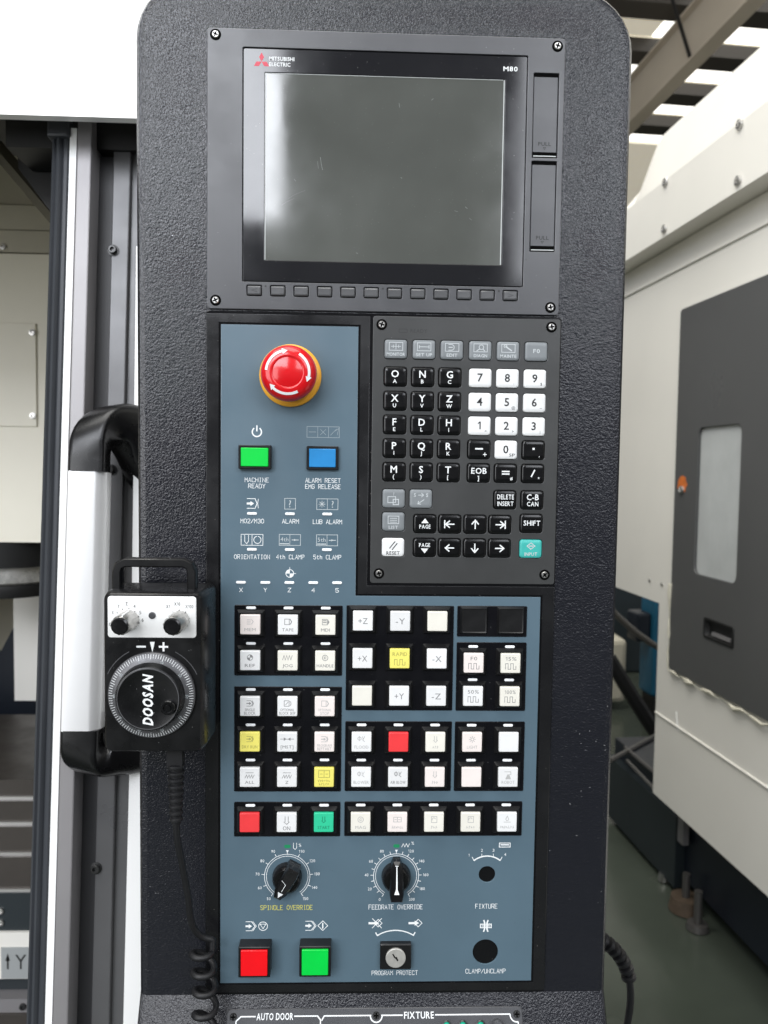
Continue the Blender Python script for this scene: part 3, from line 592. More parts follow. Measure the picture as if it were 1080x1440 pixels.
def icon(mb, nm, cx, cz, s, w, y):
    S = lambda pts: [(cx+p[0]*s, cz+p[1]*s) for p in pts]
    if nm == 'prog':      # program arrowed page
        mb.stroke(S([(-.9, .8), (.3, .8), (.9, 0), (.3, -.8), (-.9, -.8)]), w, y); mb.stroke(S([(-.9, 0), (0, 0)]), w*1.6, y); mb.poly(S([(-.2, .45), (.45, 0), (-.2, -.45)]), y); mb.stroke(S([(.7, .8), (1.05, 0), (.7, -.8)]), w, y)
    elif nm == 'tape': mb.stroke(S([(-.9, .8), (.4, .8), (.4, -.8), (-.9, -.8)]), w, y, True); mb.stroke(S([(.6, .8), (1.1, 0), (.6, -.8)]), w*1.5, y)
    elif nm == 'mdi': mb.stroke(S([(-.9, .8), (.5, .8), (.5, -.8), (-.9, -.8)]), w, y, True); mb.stroke(S([(-.6, .4), (.2, .4)]), w*1.6, y); mb.stroke(S([(-.6, -.1), (.2, -.1)]), w*1.6, y); mb.poly(S([(.65, .8), (1.15, 0), (.65, -.8)]), y)
    elif nm == 'mem': mb.stroke(S([(-.9, .5), (.1, .5)]), w, y); mb.stroke(S([(-.9, -.1), (.1, -.1)]), w, y); mb.stroke(S([(-.9, -.7), (.1, -.7)]), w, y); mb.stroke(S([(.4, .6), (.9, 0), (.4, -.7)]), w, y)
    elif nm == 'ref':
        mb.stroke(arc(cx, cz, s*.8, 0, 360, 18)[:-1], w, y, True); mb.poly([(cx, cz)] + arc(cx, cz, s*.8, 0, 90, 6), y); mb.poly([(cx, cz)] + arc(cx, cz, s*.8, 180, 270, 6), y)
    elif nm == 'saw': mb.stroke(S([(-1.1, -.5), (-.8, .5), (-.5, -.5), (-.2, .5), (.1, -.5), (.4, .5), (.7, -.5), (1.0, .5)]), w, y)
    elif nm == 'circ': mb.stroke(arc(cx, cz, s*.8, 0, 360, 18)[:-1], w, y, True); mb.stroke(arc(cx, cz, s*.3, 30, 330, 8), w, y)
    elif nm == 'sq': mb.stroke(S([(-.9, .8), (.5, .8), (.5, -.8), (-.9, -.8)]), w, y, True); mb.stroke(S([(-.5, -.4), (.2, .4)]), w, y); mb.stroke(arc(cx+s*.2, cz, s*.85, -50, 50, 6), w, y)
    elif nm == 'wave': mb.stroke(S([(-1.1, -.6), (-1.1, .6), (-.55, .6), (-.55, -.6), (0, -.6), (0, .6), (.55, .6), (.55, -.6), (1.1, -.6), (1.1, .1)]), w, y)
    elif nm == 'axis': mb.stroke(S([(-1.2, 0), (1.2, 0)]), w, y); mb.poly(S([(-.6, .3), (-.1, 0), (-.6, -.3)]), y); mb.poly(S([(.6, .3), (.1, 0), (.6, -.3)]), y)
    elif nm == 'rule': mb.stroke(S([(-.9, .6), (.9, .6)]), w, y); mb.stroke(S([(-1.1, -.7), (-.7, .1), (-.5, -.7), (-.1, .1), (.1, -.7), (.5, .1), (.7, -.7), (1.1, .1)]), w, y)
    elif nm == 'box2':
        mb.stroke(S([(-1.1, .7), (1.1, .7), (1.1, -.7), (-1.1, -.7)]), w, y, True); mb.stroke(S([(0, .7), (0, -.7)]), w, y); mb.stroke(S([(-.8, 0), (-.3, 0)]), w, y); mb.stroke(S([(.3, 0), (.8, 0)]), w, y)
    elif nm == 'pipe': mb.stroke(arc(cx-s*.6, cz+s*.2, s*.5, 0, 360, 12)[:-1], w, y, True); mb.stroke(S([(-.6, .9), (-.6, -.5)]), w, y); mb.stroke(S([(.2, .8), (.5, 0), (.9, .8)]), w, y); mb.stroke(S([(.2, -.1), (.9, -.7)]), w, y)
    elif nm == 'tool': mb.stroke(S([(-.35, .9), (-.35, -.3)]), w, y); mb.stroke(S([(.35, .9), (.35, -.3)]), w, y); mb.stroke(S([(-.6, -.3), (0, -.9), (.6, -.3)]), w, y)
    elif nm == 'bulb': 
        mb.stroke(arc(cx, cz, s*.45, 0, 360, 12)[:-1], w, y, True)
        for a in range(0, 360, 45): mb.stroke([(cx+s*.65*math.cos(R(a)), cz+s*.65*math.sin(R(a))), (cx+s*.95*math.cos(R(a)), cz+s*.95*math.sin(R(a)))], w, y)
    elif nm == 'robot': mb.stroke(S([(-.9, .8), (.6, .8), (.6, .1), (-.2, .1)]), w, y); mb.poly(S([(-.25, 0), (.25, 0), (.7, -1.0), (-.7, -1.0)]), y)
    elif nm == 'door': mb.stroke(S([(-.8, .9), (.8, .9), (.8, -.9), (-.8, -.9)]), w, y, True); mb.stroke(arc(cx-s*.1, cz, s*.5, 20, 200, 8), w, y)
    elif nm == 'oil': mb.stroke(S([(0, 1), (.45, .1), (.2, -.4), (-.2, -.4), (-.45, .1)]), w, y, True); mb.stroke(S([(-1, -.8), (1, -.8)]), w, y)
    elif nm == 'power': mb.stroke(arc(cx, cz, s, 130, 410, 20), w, y); mb.stroke(S([(0, 1.35), (0, .2)]), w, y)
def button(x, z, mat, ic=None, lines=(), ink=None, led=None, w_ic=0.42, s_ic=2.6, icz=2.4):
    b = OP.put('push_button', ME_FRAME, m_frame, x, z)
    OP.put('lens', ME_CAP, mat, 0, 0, 0, parent=b)
    if ic or lines:
        mb = MB()
        if ic: icon(mb, ic, 0, icz, s_ic, w_ic, YC)
        n = len(lines)
        for i, (t, w, h, zz) in enumerate(lines):
            if t == '~':                     # print worn past reading
                n_ = int(w/1.5)
                for q in range(n_):
                    xx = -w/2 + (q+0.5)*w/n_; a_h = h*random.uniform(0.25, 0.5); sh_ = random.uniform(-0.3, 0.3)
                    mb.stroke([(xx-0.3, zz-a_h), (xx-0.3+sh_, zz+a_h)], 0.3, YC); mb.stroke([(xx-0.2, zz+h*random.uniform(-.4, .4)), (xx+0.45, zz+h*random.uniform(-.4, .4))], 0.3, YC)
            else: mb.text(t, 0, zz, h, YC, w=w)
        OP.put('legend', mb, ink or m_grey_ink, 0, 0, 0, parent=b)
    if led: OP.put('indicator_lamp', ME_LED, m_lamp, x, led, -0.8)
W_, C_, P_, Y_, RD, GR = m_cap_white, m_cap_cream, m_cap_pink, m_cap_yellow, m_cap_red, m_cap_green
T1 = lambda t, w: ((t, w, 2.3, -3.6),)
T2 = lambda a, b, wa, wb: ((a, wa, 1.9, -2.4), (b, wb, 2.1, -5.0))
r1, r2, r3, r4, r5, r6 = 433.0, 460.1, 494.9, 522.1, 549.3, 584.3
G, PG = m_grey_ink, m_pale_ink
button(colX[0], r1, P_, 'mem', T1('MEM', 8.5), PG, 421.2); button(colX[1], r1, W_, 'tape', T1('TAPE', 8.5), G, 421.1); button(colX[2], r1, C_, 'mdi', T1('MDI', 6.5), G, 421)
button(colX[0], r2, W_, 'ref', T1('REF', 7.6), G, 448.2); button(colX[1], r2, C_, 'saw', T1('JOG', 7.6), G, 448.1, s_ic=3.4); button(colX[2], r2, C_, 'circ', T1('HANDLE', 12.5), G, 448)
button(colX[0], r3, W_, 'prog', T2('SINGLE', 'BLOCK', 7.5, 8.5), G, 483.4); button(colX[1], r3, W_, 'sq', T2('OPTIONAL', 'BLOCK SKIP', 10.5, 12), G, 483.4); button(colX[2], r3, P_, 'tape', T2('OPTIONAL', 'STOP', 10, 6.5), PG, 483.3)
button(colX[0], r4, Y_, 'prog', T1('DRY RUN', 11.5), m_olive_ink, 510.5); button(colX[1], r4, W_, 'axis', T1('[MST]', 9.5), G, 510.5, s_ic=4.2); button(colX[2], r4, P_, 'prog', T2('PROGRAM', 'RESTART', 11, 10.5), PG, 510.4)
button(colX[0], r5, W_, 'rule', T1('ALL', 7), G, 537.6, s_ic=3.2, icz=1.8); button(colX[1], r5, W_, 'rule', T1('Z', 2.4), G, 537.6, s_ic=3.2, icz=1.8)
b = button(colX[2], r5, Y_, 'box2', T2('~', '~', 9.5, 8), m_olive_ink, 537.5, s_ic=3.8, icz=2.8)
button(colX[0], r6, RD, None, (), None, 572.9)
button(colX[1], r6, W_, 'tool', (('ON', 5.6, 3.0, -4.2),), G, 572.8, s_ic=3.4, icz=1.8); button(colX[2], r6, GR, 'tool', T1('START', 9), m_greenink, 572.8, s_ic=2.6)
j1, j2, j3 = 429.6, 458.1, 486.7
for x, z, mat, t in ((3, j1, W_, '+Z'), (4, j1, W_, '-Y'), (5, j1, C_, ''), (3, j2, W_, '+X'), (5, j2, W_, '-X'), (3, j3, C_, ''), (4, j3, W_, '+Y'), (5, j3, W_, '-Z')):
    button(colX[x], z, mat, None, ((t, 7.0, 4.4, 0),) if t else (), G)
button(colX[4], j2, Y_, 'wave', (('RAPID', 11, 2.7, 3.6),), m_olive_ink, icz=-2.6, s_ic=3.6)
for x in (71.1, 99.1): OP.put('blank_cover', ME_BLANK, m_frame, x, 429.4)
for x, z, t, mat, led in ((71, 461.2, 'F0', P_, 449.6), (99, 461.3, '15%', C_, 449.6), (71, 486.7, '50%', W_, 475.1), (99, 486.8, '100%', C_, 475.2)):
    button(x, z, mat, 'wave', ((t, 5 if t == 'F0' else 8.5, 2.7, 3.6),), G, led, icz=-2.2, s_ic=3.6)
button(colX[3], r4, W_, 'pipe', T1('FLOOD', 10.5), PG, 510.3); button(colX[4], r4, RD, None, (), None, 510.3); button(colX[5], r4, C_, 'tool', T1('~', 5), PG, 510.3)
button(colX[6], r4, P_, 'bulb', T1('LIGHT', 8), PG, 510.4); button(colX[7], r4, W_, None, (), None, 510.4)
button(colX[3], r5, W_, 'pipe', T1('BLOWER', 11.5), PG, 537.6); button(colX[4], r5, W_, 'pipe', T1('AIR BLOW', 11.5), G, 537.6); button(colX[5], r5, P_, 'tool', T1('~', 5), PG, 537.6)
button(colX[6], r5, P_, None, (), None, 537.6); button(colX[7], r5, W_, 'robot', T1('ROBOT', 10), PG, 537.6, icz=2.0, s_ic=3.2)
for x, mat, ic, t, w in ((3, C_, 'circ', 'MAG', 8), (4, P_, 'box2', '~', 9), (5, C_, 'door', '~', 5), (6, C_, 'door', '~', 7), (7, W_, 'oil', '~', 11)):
    button(colX[x], r6, mat, ic, T1(t, w), PG, 572.7)

# emergency stop
es = OP.put('emergency_stop', MB().loft([at(circ(22.8, 48), 0), at(circ(22.8, 48), -2.6), at(circ(22.2, 48), -3.4), at(circ(20.0, 48), -4.2), at(circ(15, 48), -4.4)], False, True), m_estop_y, -68.6, 248)
prof = [(13, -4.2), (13, -9), (18.5, -10.5), (20.0, -12.5), (20.2, -15.5), (19.6, -18.5), (18.0, -21.5), (15.2, -23.4), (12.2, -24.0), (11.2, -24.0), (10.6, -23.5), (9.9, -23.7), (6.0, -24.6), (2.0, -24.9)]
cap = MB(); cap.loft([at(circ(r, 56), y) for r, y in prof], False, True)
OP.put('mushroom_cap', cap, m_estop, 0, 0, 0, parent=es, smooth=50)
mb = MB()
def conic_arc(a0, a1, n=14):      # arrows printed on the rounded shoulder of the cap
    o, i_ = [], []
    for k in range(n+1):
        a = R(a0+(a1-a0)*k/n)
        o.append((16.2*math.cos(a), -23.20, 16.2*math.sin(a))); i_.append((14.4*math.cos(a), -23.98, 14.4*math.sin(a)))
    mb.add(o+i_, [(k, k+1, n+2+k, n+1+k) for k in range(n)])
    a = R(a1); b_ = R(a1 + (9 if a1 > a0 else -9)*1.6)
    mb.add([(17.4*math.cos(a), -22.55, 17.4*math.sin(a)), (13.1*math.cos(a), -24.3, 13.1*math.sin(a)), (15.2*math.cos(b_), -23.75, 15.2*math.sin(b_))], [(0, 1, 2)])
conic_arc(175, 105); conic_arc(58, -12); conic_arc(-62, -132)
OP.put('turn_arrow', mb, m_white, 0, 0, 0, parent=es)

# rectangular lit push buttons
def lit_button(x, z, w, h, p, mat):
    b = OP.put('lit_push_button', MB().loft([at(rrect(w, h, 0.6, 2), 0), at(rrect(w, h, 0.6, 2), -p+0.6), at(rrect(w-1, h-1, 0.5, 2), -p), at(rrect(w-3.2, h-3.2, 0.5, 2), -p), at(rrect(w-3.4, h-3.4, 0.5, 2), -p+1.5)], False, True), m_frame, x, z)
    OP.put('lens', MB().loft([at(rrect(w-4.0, h-4.0, 0.5, 2), -p+1.4), at(rrect(w-4.0, h-4.0, 0.5, 2), -p-0.7), at(rrect(w-4.8, h-4.8, 0.5, 2), -p-1.1)], False, True), mat, 0, 0, 0, parent=b)
lit_button(-94.2, 308.3, 24, 17.6, 5, m_lit_green)
lit_button(-44.4, 308.3, 23.6, 17.6, 3, m_blue_btn)
lit_button(-92.4, 690.6, 24, 24, 10.5, m_lit_red)
lit_button(-46.4, 690.4, 24, 24, 10.5, m_lit_green)

# print on the upper part
def letter(items, mat, name='lettering'):
    for t, x, z, h, w in items:
        mb = MB(); stroke_text(mb, t, h, w, -0.03); OP.put(name, mb, mat, x, z)
letter([('MACHINE', -93.2, 325.2, 3.1, 17.6), ('READY', -93.2, 329.7, 3.1, 12.4), ('ALARM RESET', -44, 325.0, 3.1, 26), ('EMG RELEASE', -44, 329.6, 3.1, 26.2),
        ('M02/M30', -96.5, 355.9, 3.1, 17.2), ('ALARM', -68, 355.8, 3.1, 12.2), ('LUB ALARM', -40.4, 355.9, 3.1, 21.5),
        ('ORIENTATION', -96.6, 382.8, 3.1, 26.4), ('4th CLAMP', -68, 382.6, 3.1, 20.8), ('5th CLAMP', -40.3, 382.5, 3.1, 20.6),
        ('X', -104.7, 407.8, 2.9, 2.3), ('Y', -86.5, 407.7, 2.9, 2.3), ('Z', -68.5, 407.6, 2.9, 2.3), ('4', -50.6, 407.6, 2.9, 2.3), ('5', -32.7, 407.6, 2.9, 2.3),
        ('FEEDRATE OVERRIDE', 14.9, 653.8, 3.5, 41.5), ('FIXTURE', 85.4, 653.6, 3.5, 17), ('PROGRAM PROTECT', 14.9, 706.6, 3.3, 35.5), ('CLAMP/UNCLAMP', 85.8, 705.8, 3.4, 31)], m_white)
letter([('SPINDLE OVERRIDE', -69.2, 653.8, 3.5, 39.8)], m_yellow_print)
for x, z in ((-96.6, 350.3), (-68.4, 350.2), (-40.6, 350.1), (-96.6, 377.2), (-68.4, 377.1), (-40.6, 376.9), (-104.7, 402.1), (-86.5, 402.1), (-68.5, 402), (-50.6, 401.9), (-32.7, 401.8)):
    OP.put('indicator_lamp', ME_LED, m_lamp, x, z, 0)
YP = -0.03
def pic(name, x, z, fn, mat):
    mb = MB(); fn(mb); OP.put(name, mb, mat, x, z)
pic('power_symbol', -93.3, 289.2, lambda m: icon(m, 'power', 0, -0.4, 3.4, 0.95, YP), m_white)
def boxes(n, w, h, inner):
    def f(m):
        m.stroke([(-w/2, h/2), (w/2, h/2), (w/2, -h/2), (-w/2, -h/2)], 0.4, YP, True)
        for i in range(1, n): m.stroke([(-w/2+w*i/n, h/2), (-w/2+w*i/n, -h/2)], 0.35, YP)
        inner(m)
    return f
def in3(m): m.stroke([(-10.5, 0), (-5.5, 0)], 0.4, YP); m.stroke([(-2, 2), (2, -2)], 0.35, YP); m.stroke([(-2, -2), (2, 2)], 0.35, YP); m.stroke([(5.5, -2.2), (10, 2.4)], 0.35, YP); m.stroke([(10.5, -2), (11.5, 2.8), (9, 1)], 0.35, YP)
pic('alarm_reset_symbol', -44.2, 289.0, boxes(3, 24, 8, in3), m_faint)
def dprog(m): m.stroke([(-4, 3.6), (2.0, 3.6), (3.4, 0), (2.0, -3.6), (-4, -3.6)], 0.5, YP); m.stroke([(-3.8, 0), (-1.2, 0)], 1.5, YP); m.poly([(-1.4, 1.8), (1.2, 0), (-1.4, -1.8)], YP); m.stroke([(4.4, 3.4), (3.9, 0), (4.4, -3.4)], 0.4, YP)
pic('program_end_symbol', -96.4, 342.8, dprog, m_white)
pic('alarm_symbol', -68.4, 342.7, boxes(1, 8, 8, lambda m: m.text('?', 0, 0, 5.2, YP, bold=0)), m_offwhite)
def lub(m):
    for a in range(0, 180, 45): m.stroke([(-4 - 2.4*math.cos(R(a)), -2.4*math.sin(R(a))), (-4 + 2.4*math.cos(R(a)), 2.4*math.sin(R(a)))], 0.4, YP)
    m.text('?', 4, 0, 5, YP)
pic('lubrication_alarm_symbol', -40.6, 342.7, boxes(2, 15.8, 8, lub), m_offwhite)
def ori(m): m.stroke([(-5.4, 3.5), (-5.4, -1.2), (-4, -3), (-2.6, -1.2), (-2.6, 3.5)], 0.4, YP); m.stroke(arc(4, 0, 2.7, 100, 440, 18), 0.45, YP)
pic('orientation_symbol', -96.6, 370, boxes(2, 16.2, 8.2, ori), m_white)
for x, t in ((-68.4, '4th'), (-40.6, '5th')):
    pic('clamp_symbol', x, 369.8, boxes(2, 15.8, 8.2, lambda m, t=t: (m.text(t, -4, 0.4, 3.0, YP, w=5.8), m.stroke([(-7.2, -2.9), (-0.8, -2.9)], 0.8, YP), m.stroke([(1.6, 0), (6.4, 0)], 0.6, YP), m.poly([(3.2, 0.9), (4.8, 0), (3.2, -0.9)], YP))), m_offwhite)
def refp(m):
    m.stroke(arc(0, 0, 2.9, 0, 360, 22)[:-1], 0.5, YP, True); m.poly([(0, 0)] + arc(0, 0, 2.8, 90, 180, 6), YP); m.poly([(0, 0)] + arc(0, 0, 2.8, 270, 360, 6), YP); m.stroke([(0, 3), (0, 4.6)], 0.35, YP); m.stroke([(3, 0), (4.6, 0)], 0.35, YP)
pic('reference_point_symbol', -68.3, 395.1, refp, m_white)

# override dials
def dial(x, z, labels, a0, a1, top):
    mb = MB(); r = 17.4
    mb.stroke(arc(0, 0, r, a0, a1, 48), 0.4, YP); mb.stroke(arc(0, 0, r-1.5, a0, a1, 48), 0.35, YP)
    n = len(labels)
    for i, t in enumerate(labels):
        a = a0 + (a1-a0)*i/(n-1); c, s = math.cos(R(a)), math.sin(R(a))
        mb.stroke([(c*r, s*r), (c*(r+2.2), s*(r+2.2))], 0.45, YP)
        if t: mb.text(t, c*(r+5.4), s*(r+5.0), 2.2, YP, w=1.45*len(t))
    mb.poly([(-1.1, r+3.2), (1.1, r+3.2), (0, r+0.9)], YP)
    OP.put('dial_scale', mb, m_white, x, z)
    mb = MB(); mb.poly(rrect(4.8, 2.6, 1.1, 3), YP); OP.put('full_scale_mark', mb, m_green_print, x, z-23.6)
    mb = MB()
    top(mb); OP.put('dial_symbol', mb, m_white, x, z-23.8)
dial(-68.8, 629.1, ['50', '60', '70', '80', '90', '', '110', '120', '130', '140', '150'], 232, -52, lambda m: (m.stroke([(4.6, 2.4), (4.6, -1.5), (5.8, -2.6), (7, -1.5), (7, 2.4)], 0.4, YP), m.text('%', 9.6, 0.8, 2.4, YP, w=2)))
dial(14.9, 629, ['0', '', '20', '', '40', '', '60', '', '80', '', '', '', '120', '', '140', '', '160', '', '180', '', '200'], 237, -57, lambda m: (m.stroke([(4, -1), (5.2, 1.6), (6.4, -1), (7.6, 1.6), (8.8, -1), (10, 1.6)], 0.4, YP), m.text('%', 12.4, 2.0, 2.4, YP, w=2)))
def knob(x, z, rot, mark):
    k = OP.put('rotary_knob', MB().loft([at(circ(11.4, 36), 0), at(circ(11.2, 36), -3), at(circ(10.4, 36), -6.5), at(circ(8.8, 36), -8)], False, True), m_knob, x, z, rot=(0, rot, 0))
    # pointer wing: local +z is the nose, low at the nose and high at the tail
    mb = MB()
    def sec(zc, hw, y, zr=None): return (zc, hw, y)
    base = [(-5.2, 9), (-2.6, 15.4), (2.6, 15.4), (5.2, 9), (5.6, -8), (4.6, -13.6), (-4.6, -13.6), (-5.6, -8)]
    topo = [(-3.2, 8), (-1.6, 13.4), (1.6, 13.4), (3.2, 8), (4.6, -8), (3.9, -12.4), (-3.9, -12.4), (-4.6, -8)]
    hgt = lambda zz: -9.5 - (14 - zz)*0.20
    mb.loft([[(p[0], -0.8, p[1]) for p in base], [(p[0]*0.97, hgt(p[1])+1.4, p[1]*0.985) for p in base], [(p[0], hgt(p[1]), p[1]) for p in topo]], False, True)
    OP.put('pointer_wing', mb, m_knob, 0, 0, 0, parent=k)
    mk = MB()
    for poly_ in mark: mk.add([(p[0], hgt(p[1]) - 0.06, p[1]) for p in poly_], [tuple(range(len(poly_)))])
    OP.put('pointer_mark', mk, m_white, 0, 0, 0, parent=k)
knob(-68.8, 629.1, R(-152), [[(-2.2, 8.4), (2.2, 8.4), (0, 13)], [(-0.22, 0), (0.22, 0), (0.22, 7), (-0.22, 7)], [(0.22, 0), (0.22, 0.45), (4.2, -1.6), (4.2, -2.0)]])
knob(14.9, 629, 0, [[(-0.35, 13), (0.35, 13), (0.6, -4), (-0.6, -4)], [(-0.7, -4), (0.7, -4), (1.9, -7.4), (-1.9, -7.4)], [(-1.2, 13.05), (1.2, 13.05), (1.2, 12.5), (0.5, 12.4), (-0.5, 12.4), (-1.2, 12.5)]])
# fixture scale, clamp symbol, program protect lock
def fx(m):
    m.stroke([(-11.6, 4.0), (-10.2, 4.8-3.6)] , 0.5, YP); m.stroke([(11.6, 4.0), (10.2, 1.2)], 0.5, YP)
    m.stroke(arc(0, -11.6, 16.4, 128, 52, 14), 1.0, YP)
    for x, zz, t in ((-4.2, 8.2, '2'), (4.8, 8.2, '3')): m.stroke([(x, 4.4), (x, 6.6)], 0.4, YP); m.text(t, x, zz+1.2, 2.2, YP, w=1.4)
    m.text('1', -14.2, 5.6, 2.2, YP, w=0.9); m.text('4', 14.0, 6.0, 2.2, YP, w=1.5)
pic('fixture_scale', 85.2, 618.4, fx, m_white)
pic('fixture_symbol', 98.7, 604.9, lambda m: (m.stroke([(-4.2, 1.6), (4.2, 1.6), (4.2, -1.6), (-4.2, -1.6)], 0.6, YP, True), m.stroke([(-3, 0.2), (3, 0.2)], 1.0, YP)), m_white)
def clampsym(m):
    for x in (-1.6, 1.6): m.stroke([(x, 4.4), (x*0.6, 2.6), (x*0.6, 0.6)], 1.1, YP); m.stroke([(x, -4.4), (x*0.6, -2.6), (x*0.6, -0.6)], 1.1, YP)
    m.stroke([(-4.2, 1.4), (4.2, 1.4), (4.2, -1.4), (-4.2, -1.4)], 0.8, YP, True); m.stroke([(-3, 0), (3, 0)], 0.7, YP)
pic('clamp_unclamp_symbol', 85.3, 669.4, clampsym, m_white)
def cyc(kind):
    def f(m):
        m.stroke([(-8, 3.6), (-3.6, 3.6), (-1.0, 0), (-3.6, -3.6), (-8, -3.6)], 0.5, YP); m.stroke([(-2.6, 3.6), (0, 0), (-2.6, -3.6)], 0.5, YP)
        m.stroke([(-7.8, 0), (-5.6, 0)], 1.5, YP); m.poly([(-5.8, 1.8), (-3.2, 0), (-5.8, -1.8)], YP)
        if kind: m.stroke(arc(5.2, 0, 3.4, 0, 360, 20)[:-1], 0.5, YP, True); m.stroke([(3.0, 1.6), (7.4, 1.6), (5.2, -2.0)], 0.45, YP, True)
        else: m.stroke([(1.4, 0), (5.2, 3.8), (9.0, 0), (5.2, -3.8)], 0.5, YP, True); m.stroke([(5.2, 2), (5.2, -2)], 0.9, YP)
    return f
pic('cycle_stop_symbol', -92.3, 668.5, cyc(1), m_white)
pic('cycle_start_symbol', -46.4, 668.4, cyc(0), m_white)
pic('key_position_scale', 15.0, 672.5, lambda m: (m.stroke(arc(0, -26, 26, 122, 58, 16), 0.9, YP), m.stroke([(-15.2, -1.8), (-13.9, -4.2)], 0.9, YP), m.stroke([(15.2, -1.8), (13.9, -4.2)], 0.9, YP)), m_white)
def unlocked(m): m.stroke([(0, 0), (3.0, 3), (6, 0), (3.0, -3)], 0.5, YP, True); m.stroke([(-4, 0), (0.4, 0)], 1.7, YP); m.poly([(0.2, 2.0), (3.8, 0), (0.2, -2.0)], YP)
pic('edit_enabled_symbol', 29.6, 666.8, unlocked, m_white)
pic('edit_locked_symbol', -1.4, 666.7, lambda m: (unlocked(m), m.stroke([(-1.6, 3.8), (5.6, -3.8)], 0.5, YP), m.stroke([(-1.6, -3.8), (5.6, 3.8)], 0.5, YP)), m_white)
lk = OP.put('key_lock', MB().loft([at(rrect(24, 20.4, 0.8, 2), 0), at(rrect(24, 20.4, 0.8, 2), -3.6), at(rrect(22.4, 18.8, 0.7, 2), -4.4)], False, True), m_frame, 15.2, 691.2)
OP.put('lock_cylinder', MB().loft([at(circ(7.7, 36), -4.3), at(circ(7.7, 36), -5.6), at(circ(7.2, 36), -6.0)], False, True), m_lock, 0, 0, 0, parent=lk)
mb = MB(); mb.stroke([(-2.2, 3.4), (-0.8, 1.0), (1.6, -1.2)], 1.0, -6.05); mb.stroke([(0.4, 0.8), (1.4, -1.6)], 1.2, -6.05)
OP.put('keyhole', mb, m_hole, 0, 0, 0, parent=lk)

# ------------------------------------------------------------------ lower auxiliary panel on the sloped base
low_root = thing('auxiliary_panel', 'dark lower panel lettered auto door and fixture with green lamps', 'control panel', (0, 0.0017, TOP-0.7242), (-R(25), 0, 0))
# local frame: x right, z up along the slope (negative = down), y normal (minus = towards the viewer)
class LowU(Unit):
    def loc(s, x, z, y=0): return (x/1000, y/1000, -z/1000)
LU = LowU(low_root, 0, 0)
LU.put('face_plate', MB().loft([at(rrect(228, 90, 3), 0.3, 0, 0), at(rrect(228, 90, 3), -1.2, 0, 0), at(rrect(227, 89, 3), -1.6, 0, 0)], False, True), m_bezel, 0.2, 9.4+45)
mb = MB(); yw = -1.68
mb.stroke([(-106.5, -28), (-106.5, -17.5), (-103, -14.4), (-92, -14.4)], 0.9, yw); LU.put('border_line', mb, m_white, 0, 0)
for seg in ([(-62, -14.4), (-44.4, -14.4), (-42, -17), (-42, -40)], [(-41.0, -17.2), (-39.2, -14.4), (-3.6, -14.4)] + arc(0.8, -14.4, 4.6, 185, 355, 12) + [(5.2, -14.4), (21, -14.4)], [(46.5, -14.4), (100, -14.4), (104.4, -14.4)] + arc(109.5, -14.6, 5.0, 180, 280, 12) + [(110.6, -20), (110.6, -40)]):
    mb = MB(); mb.stroke(seg, 0.9, yw); LU.put('border_line', mb, m_white, 0, 0)
mb = MB(); mb.text('AUTO DOOR', 0, 0, 4.4, yw, w=28, bold=1); LU.put('lettering', mb, m_white, -77, 14.5)
mb = MB(); mb.text('FIXTURE', 0, 0, 4.4, yw, w=23, bold=1); LU.put('lettering', mb, m_white, 33.8, 14.5)
for x in (-108.8, 0.8, 109.8):
    s_ = LU.put('screw', ME_SCREW, m_screw_blk, x, 14.4, -1.6)
ME_SL = MB().loft([at(circ(3.6, 20), 0), at(circ(3.6, 20), -1.2), at(circ(2.8, 20), -1.6), at(circ(2.6, 20), -1.0)], False, True).mesh('lamp_bezel', 0.001)
ME_SD = MB().loft([at(circ(2.5, 18), -1.0), at(circ(2.0, 18), -2.0), at(circ(1.0, 18), -2.5)], False, True).mesh('lens', 0.001)
for x in (55, 67.5, 81.2):
    b_ = LU.put('lamp_bezel', ME_SL, m_screw_blk, x, 21.4, -1.6); LU.put('lens', ME_SD, m_led_green, 0, 0, 0, parent=b_)
LU.put('push_knob', MB().loft([at(circ(4.6, 24), 0), at(circ(4.4, 24), -4), at(circ(3.4, 24), -5)], False, True), m_bezel, 94.4, 21.6, -1.6)

# ------------------------------------------------------------------ handwheel pendant (hung on the cabinet's left edge)
HU = unit('handwheel_pendant', 'black handwheel pendant with silver selector plate hung on cabinet edge', 'handwheel', -157, 513, 0)
bw, bh, bz = 66.0, 110.5, 458.0
HU.put('case', MB().loft([at(rrect(bw+4, bh+2, 5), -8), at(rrect(bw+5, bh+3, 5), -12), at(rrect(bw+4, bh+2, 5), -40), at(rrect(bw+1, bh, 4.6), -48), at(rrect(bw-1.5, bh-2, 4), -49.6)], True, True), m_mpg, -157, bz)
lp = [(-26, 0), (-26, 15), (-24.4, 19.6), (-20, 21.6), (20, 21.6), (24.4, 19.6), (26, 15), (26, 0)]
path = [(p[0], -33, p[1]) for p in lp]
mb = MB(); rings = []
pts = [Vector((p[0], p[1])) for p in lp]
for i, p in enumerate(pts):
    d = (pts[min(i+1, 7)] - pts[max(i-1, 0)]).normalized(); n = Vector((-d.y, d.x))
    rings.append([(p.x + n.x*a, -33 + b_, p.y + n.y*a) for a, b_ in ((3.2, -3), (2.2, -4.4), (-2.2, -4.4), (-3.2, -3), (-3.2, 3), (-2.2, 4.4), (2.2, 4.4), (3.2, 3))])
mb.loft(rings, True, True)
HU.put('carry_loop', mb, m_mpg, -159.6, 405)
fp = HU.put('selector_plate', MB().loft([at(rrect(60, 28.6, 2.2), -49.3), at(rrect(60, 28.6, 2.2), -50.0), at(rrect(59.2, 27.8, 2), -50.3)], False, True), m_alu_plate, -157.5, 419)
mb = MB()
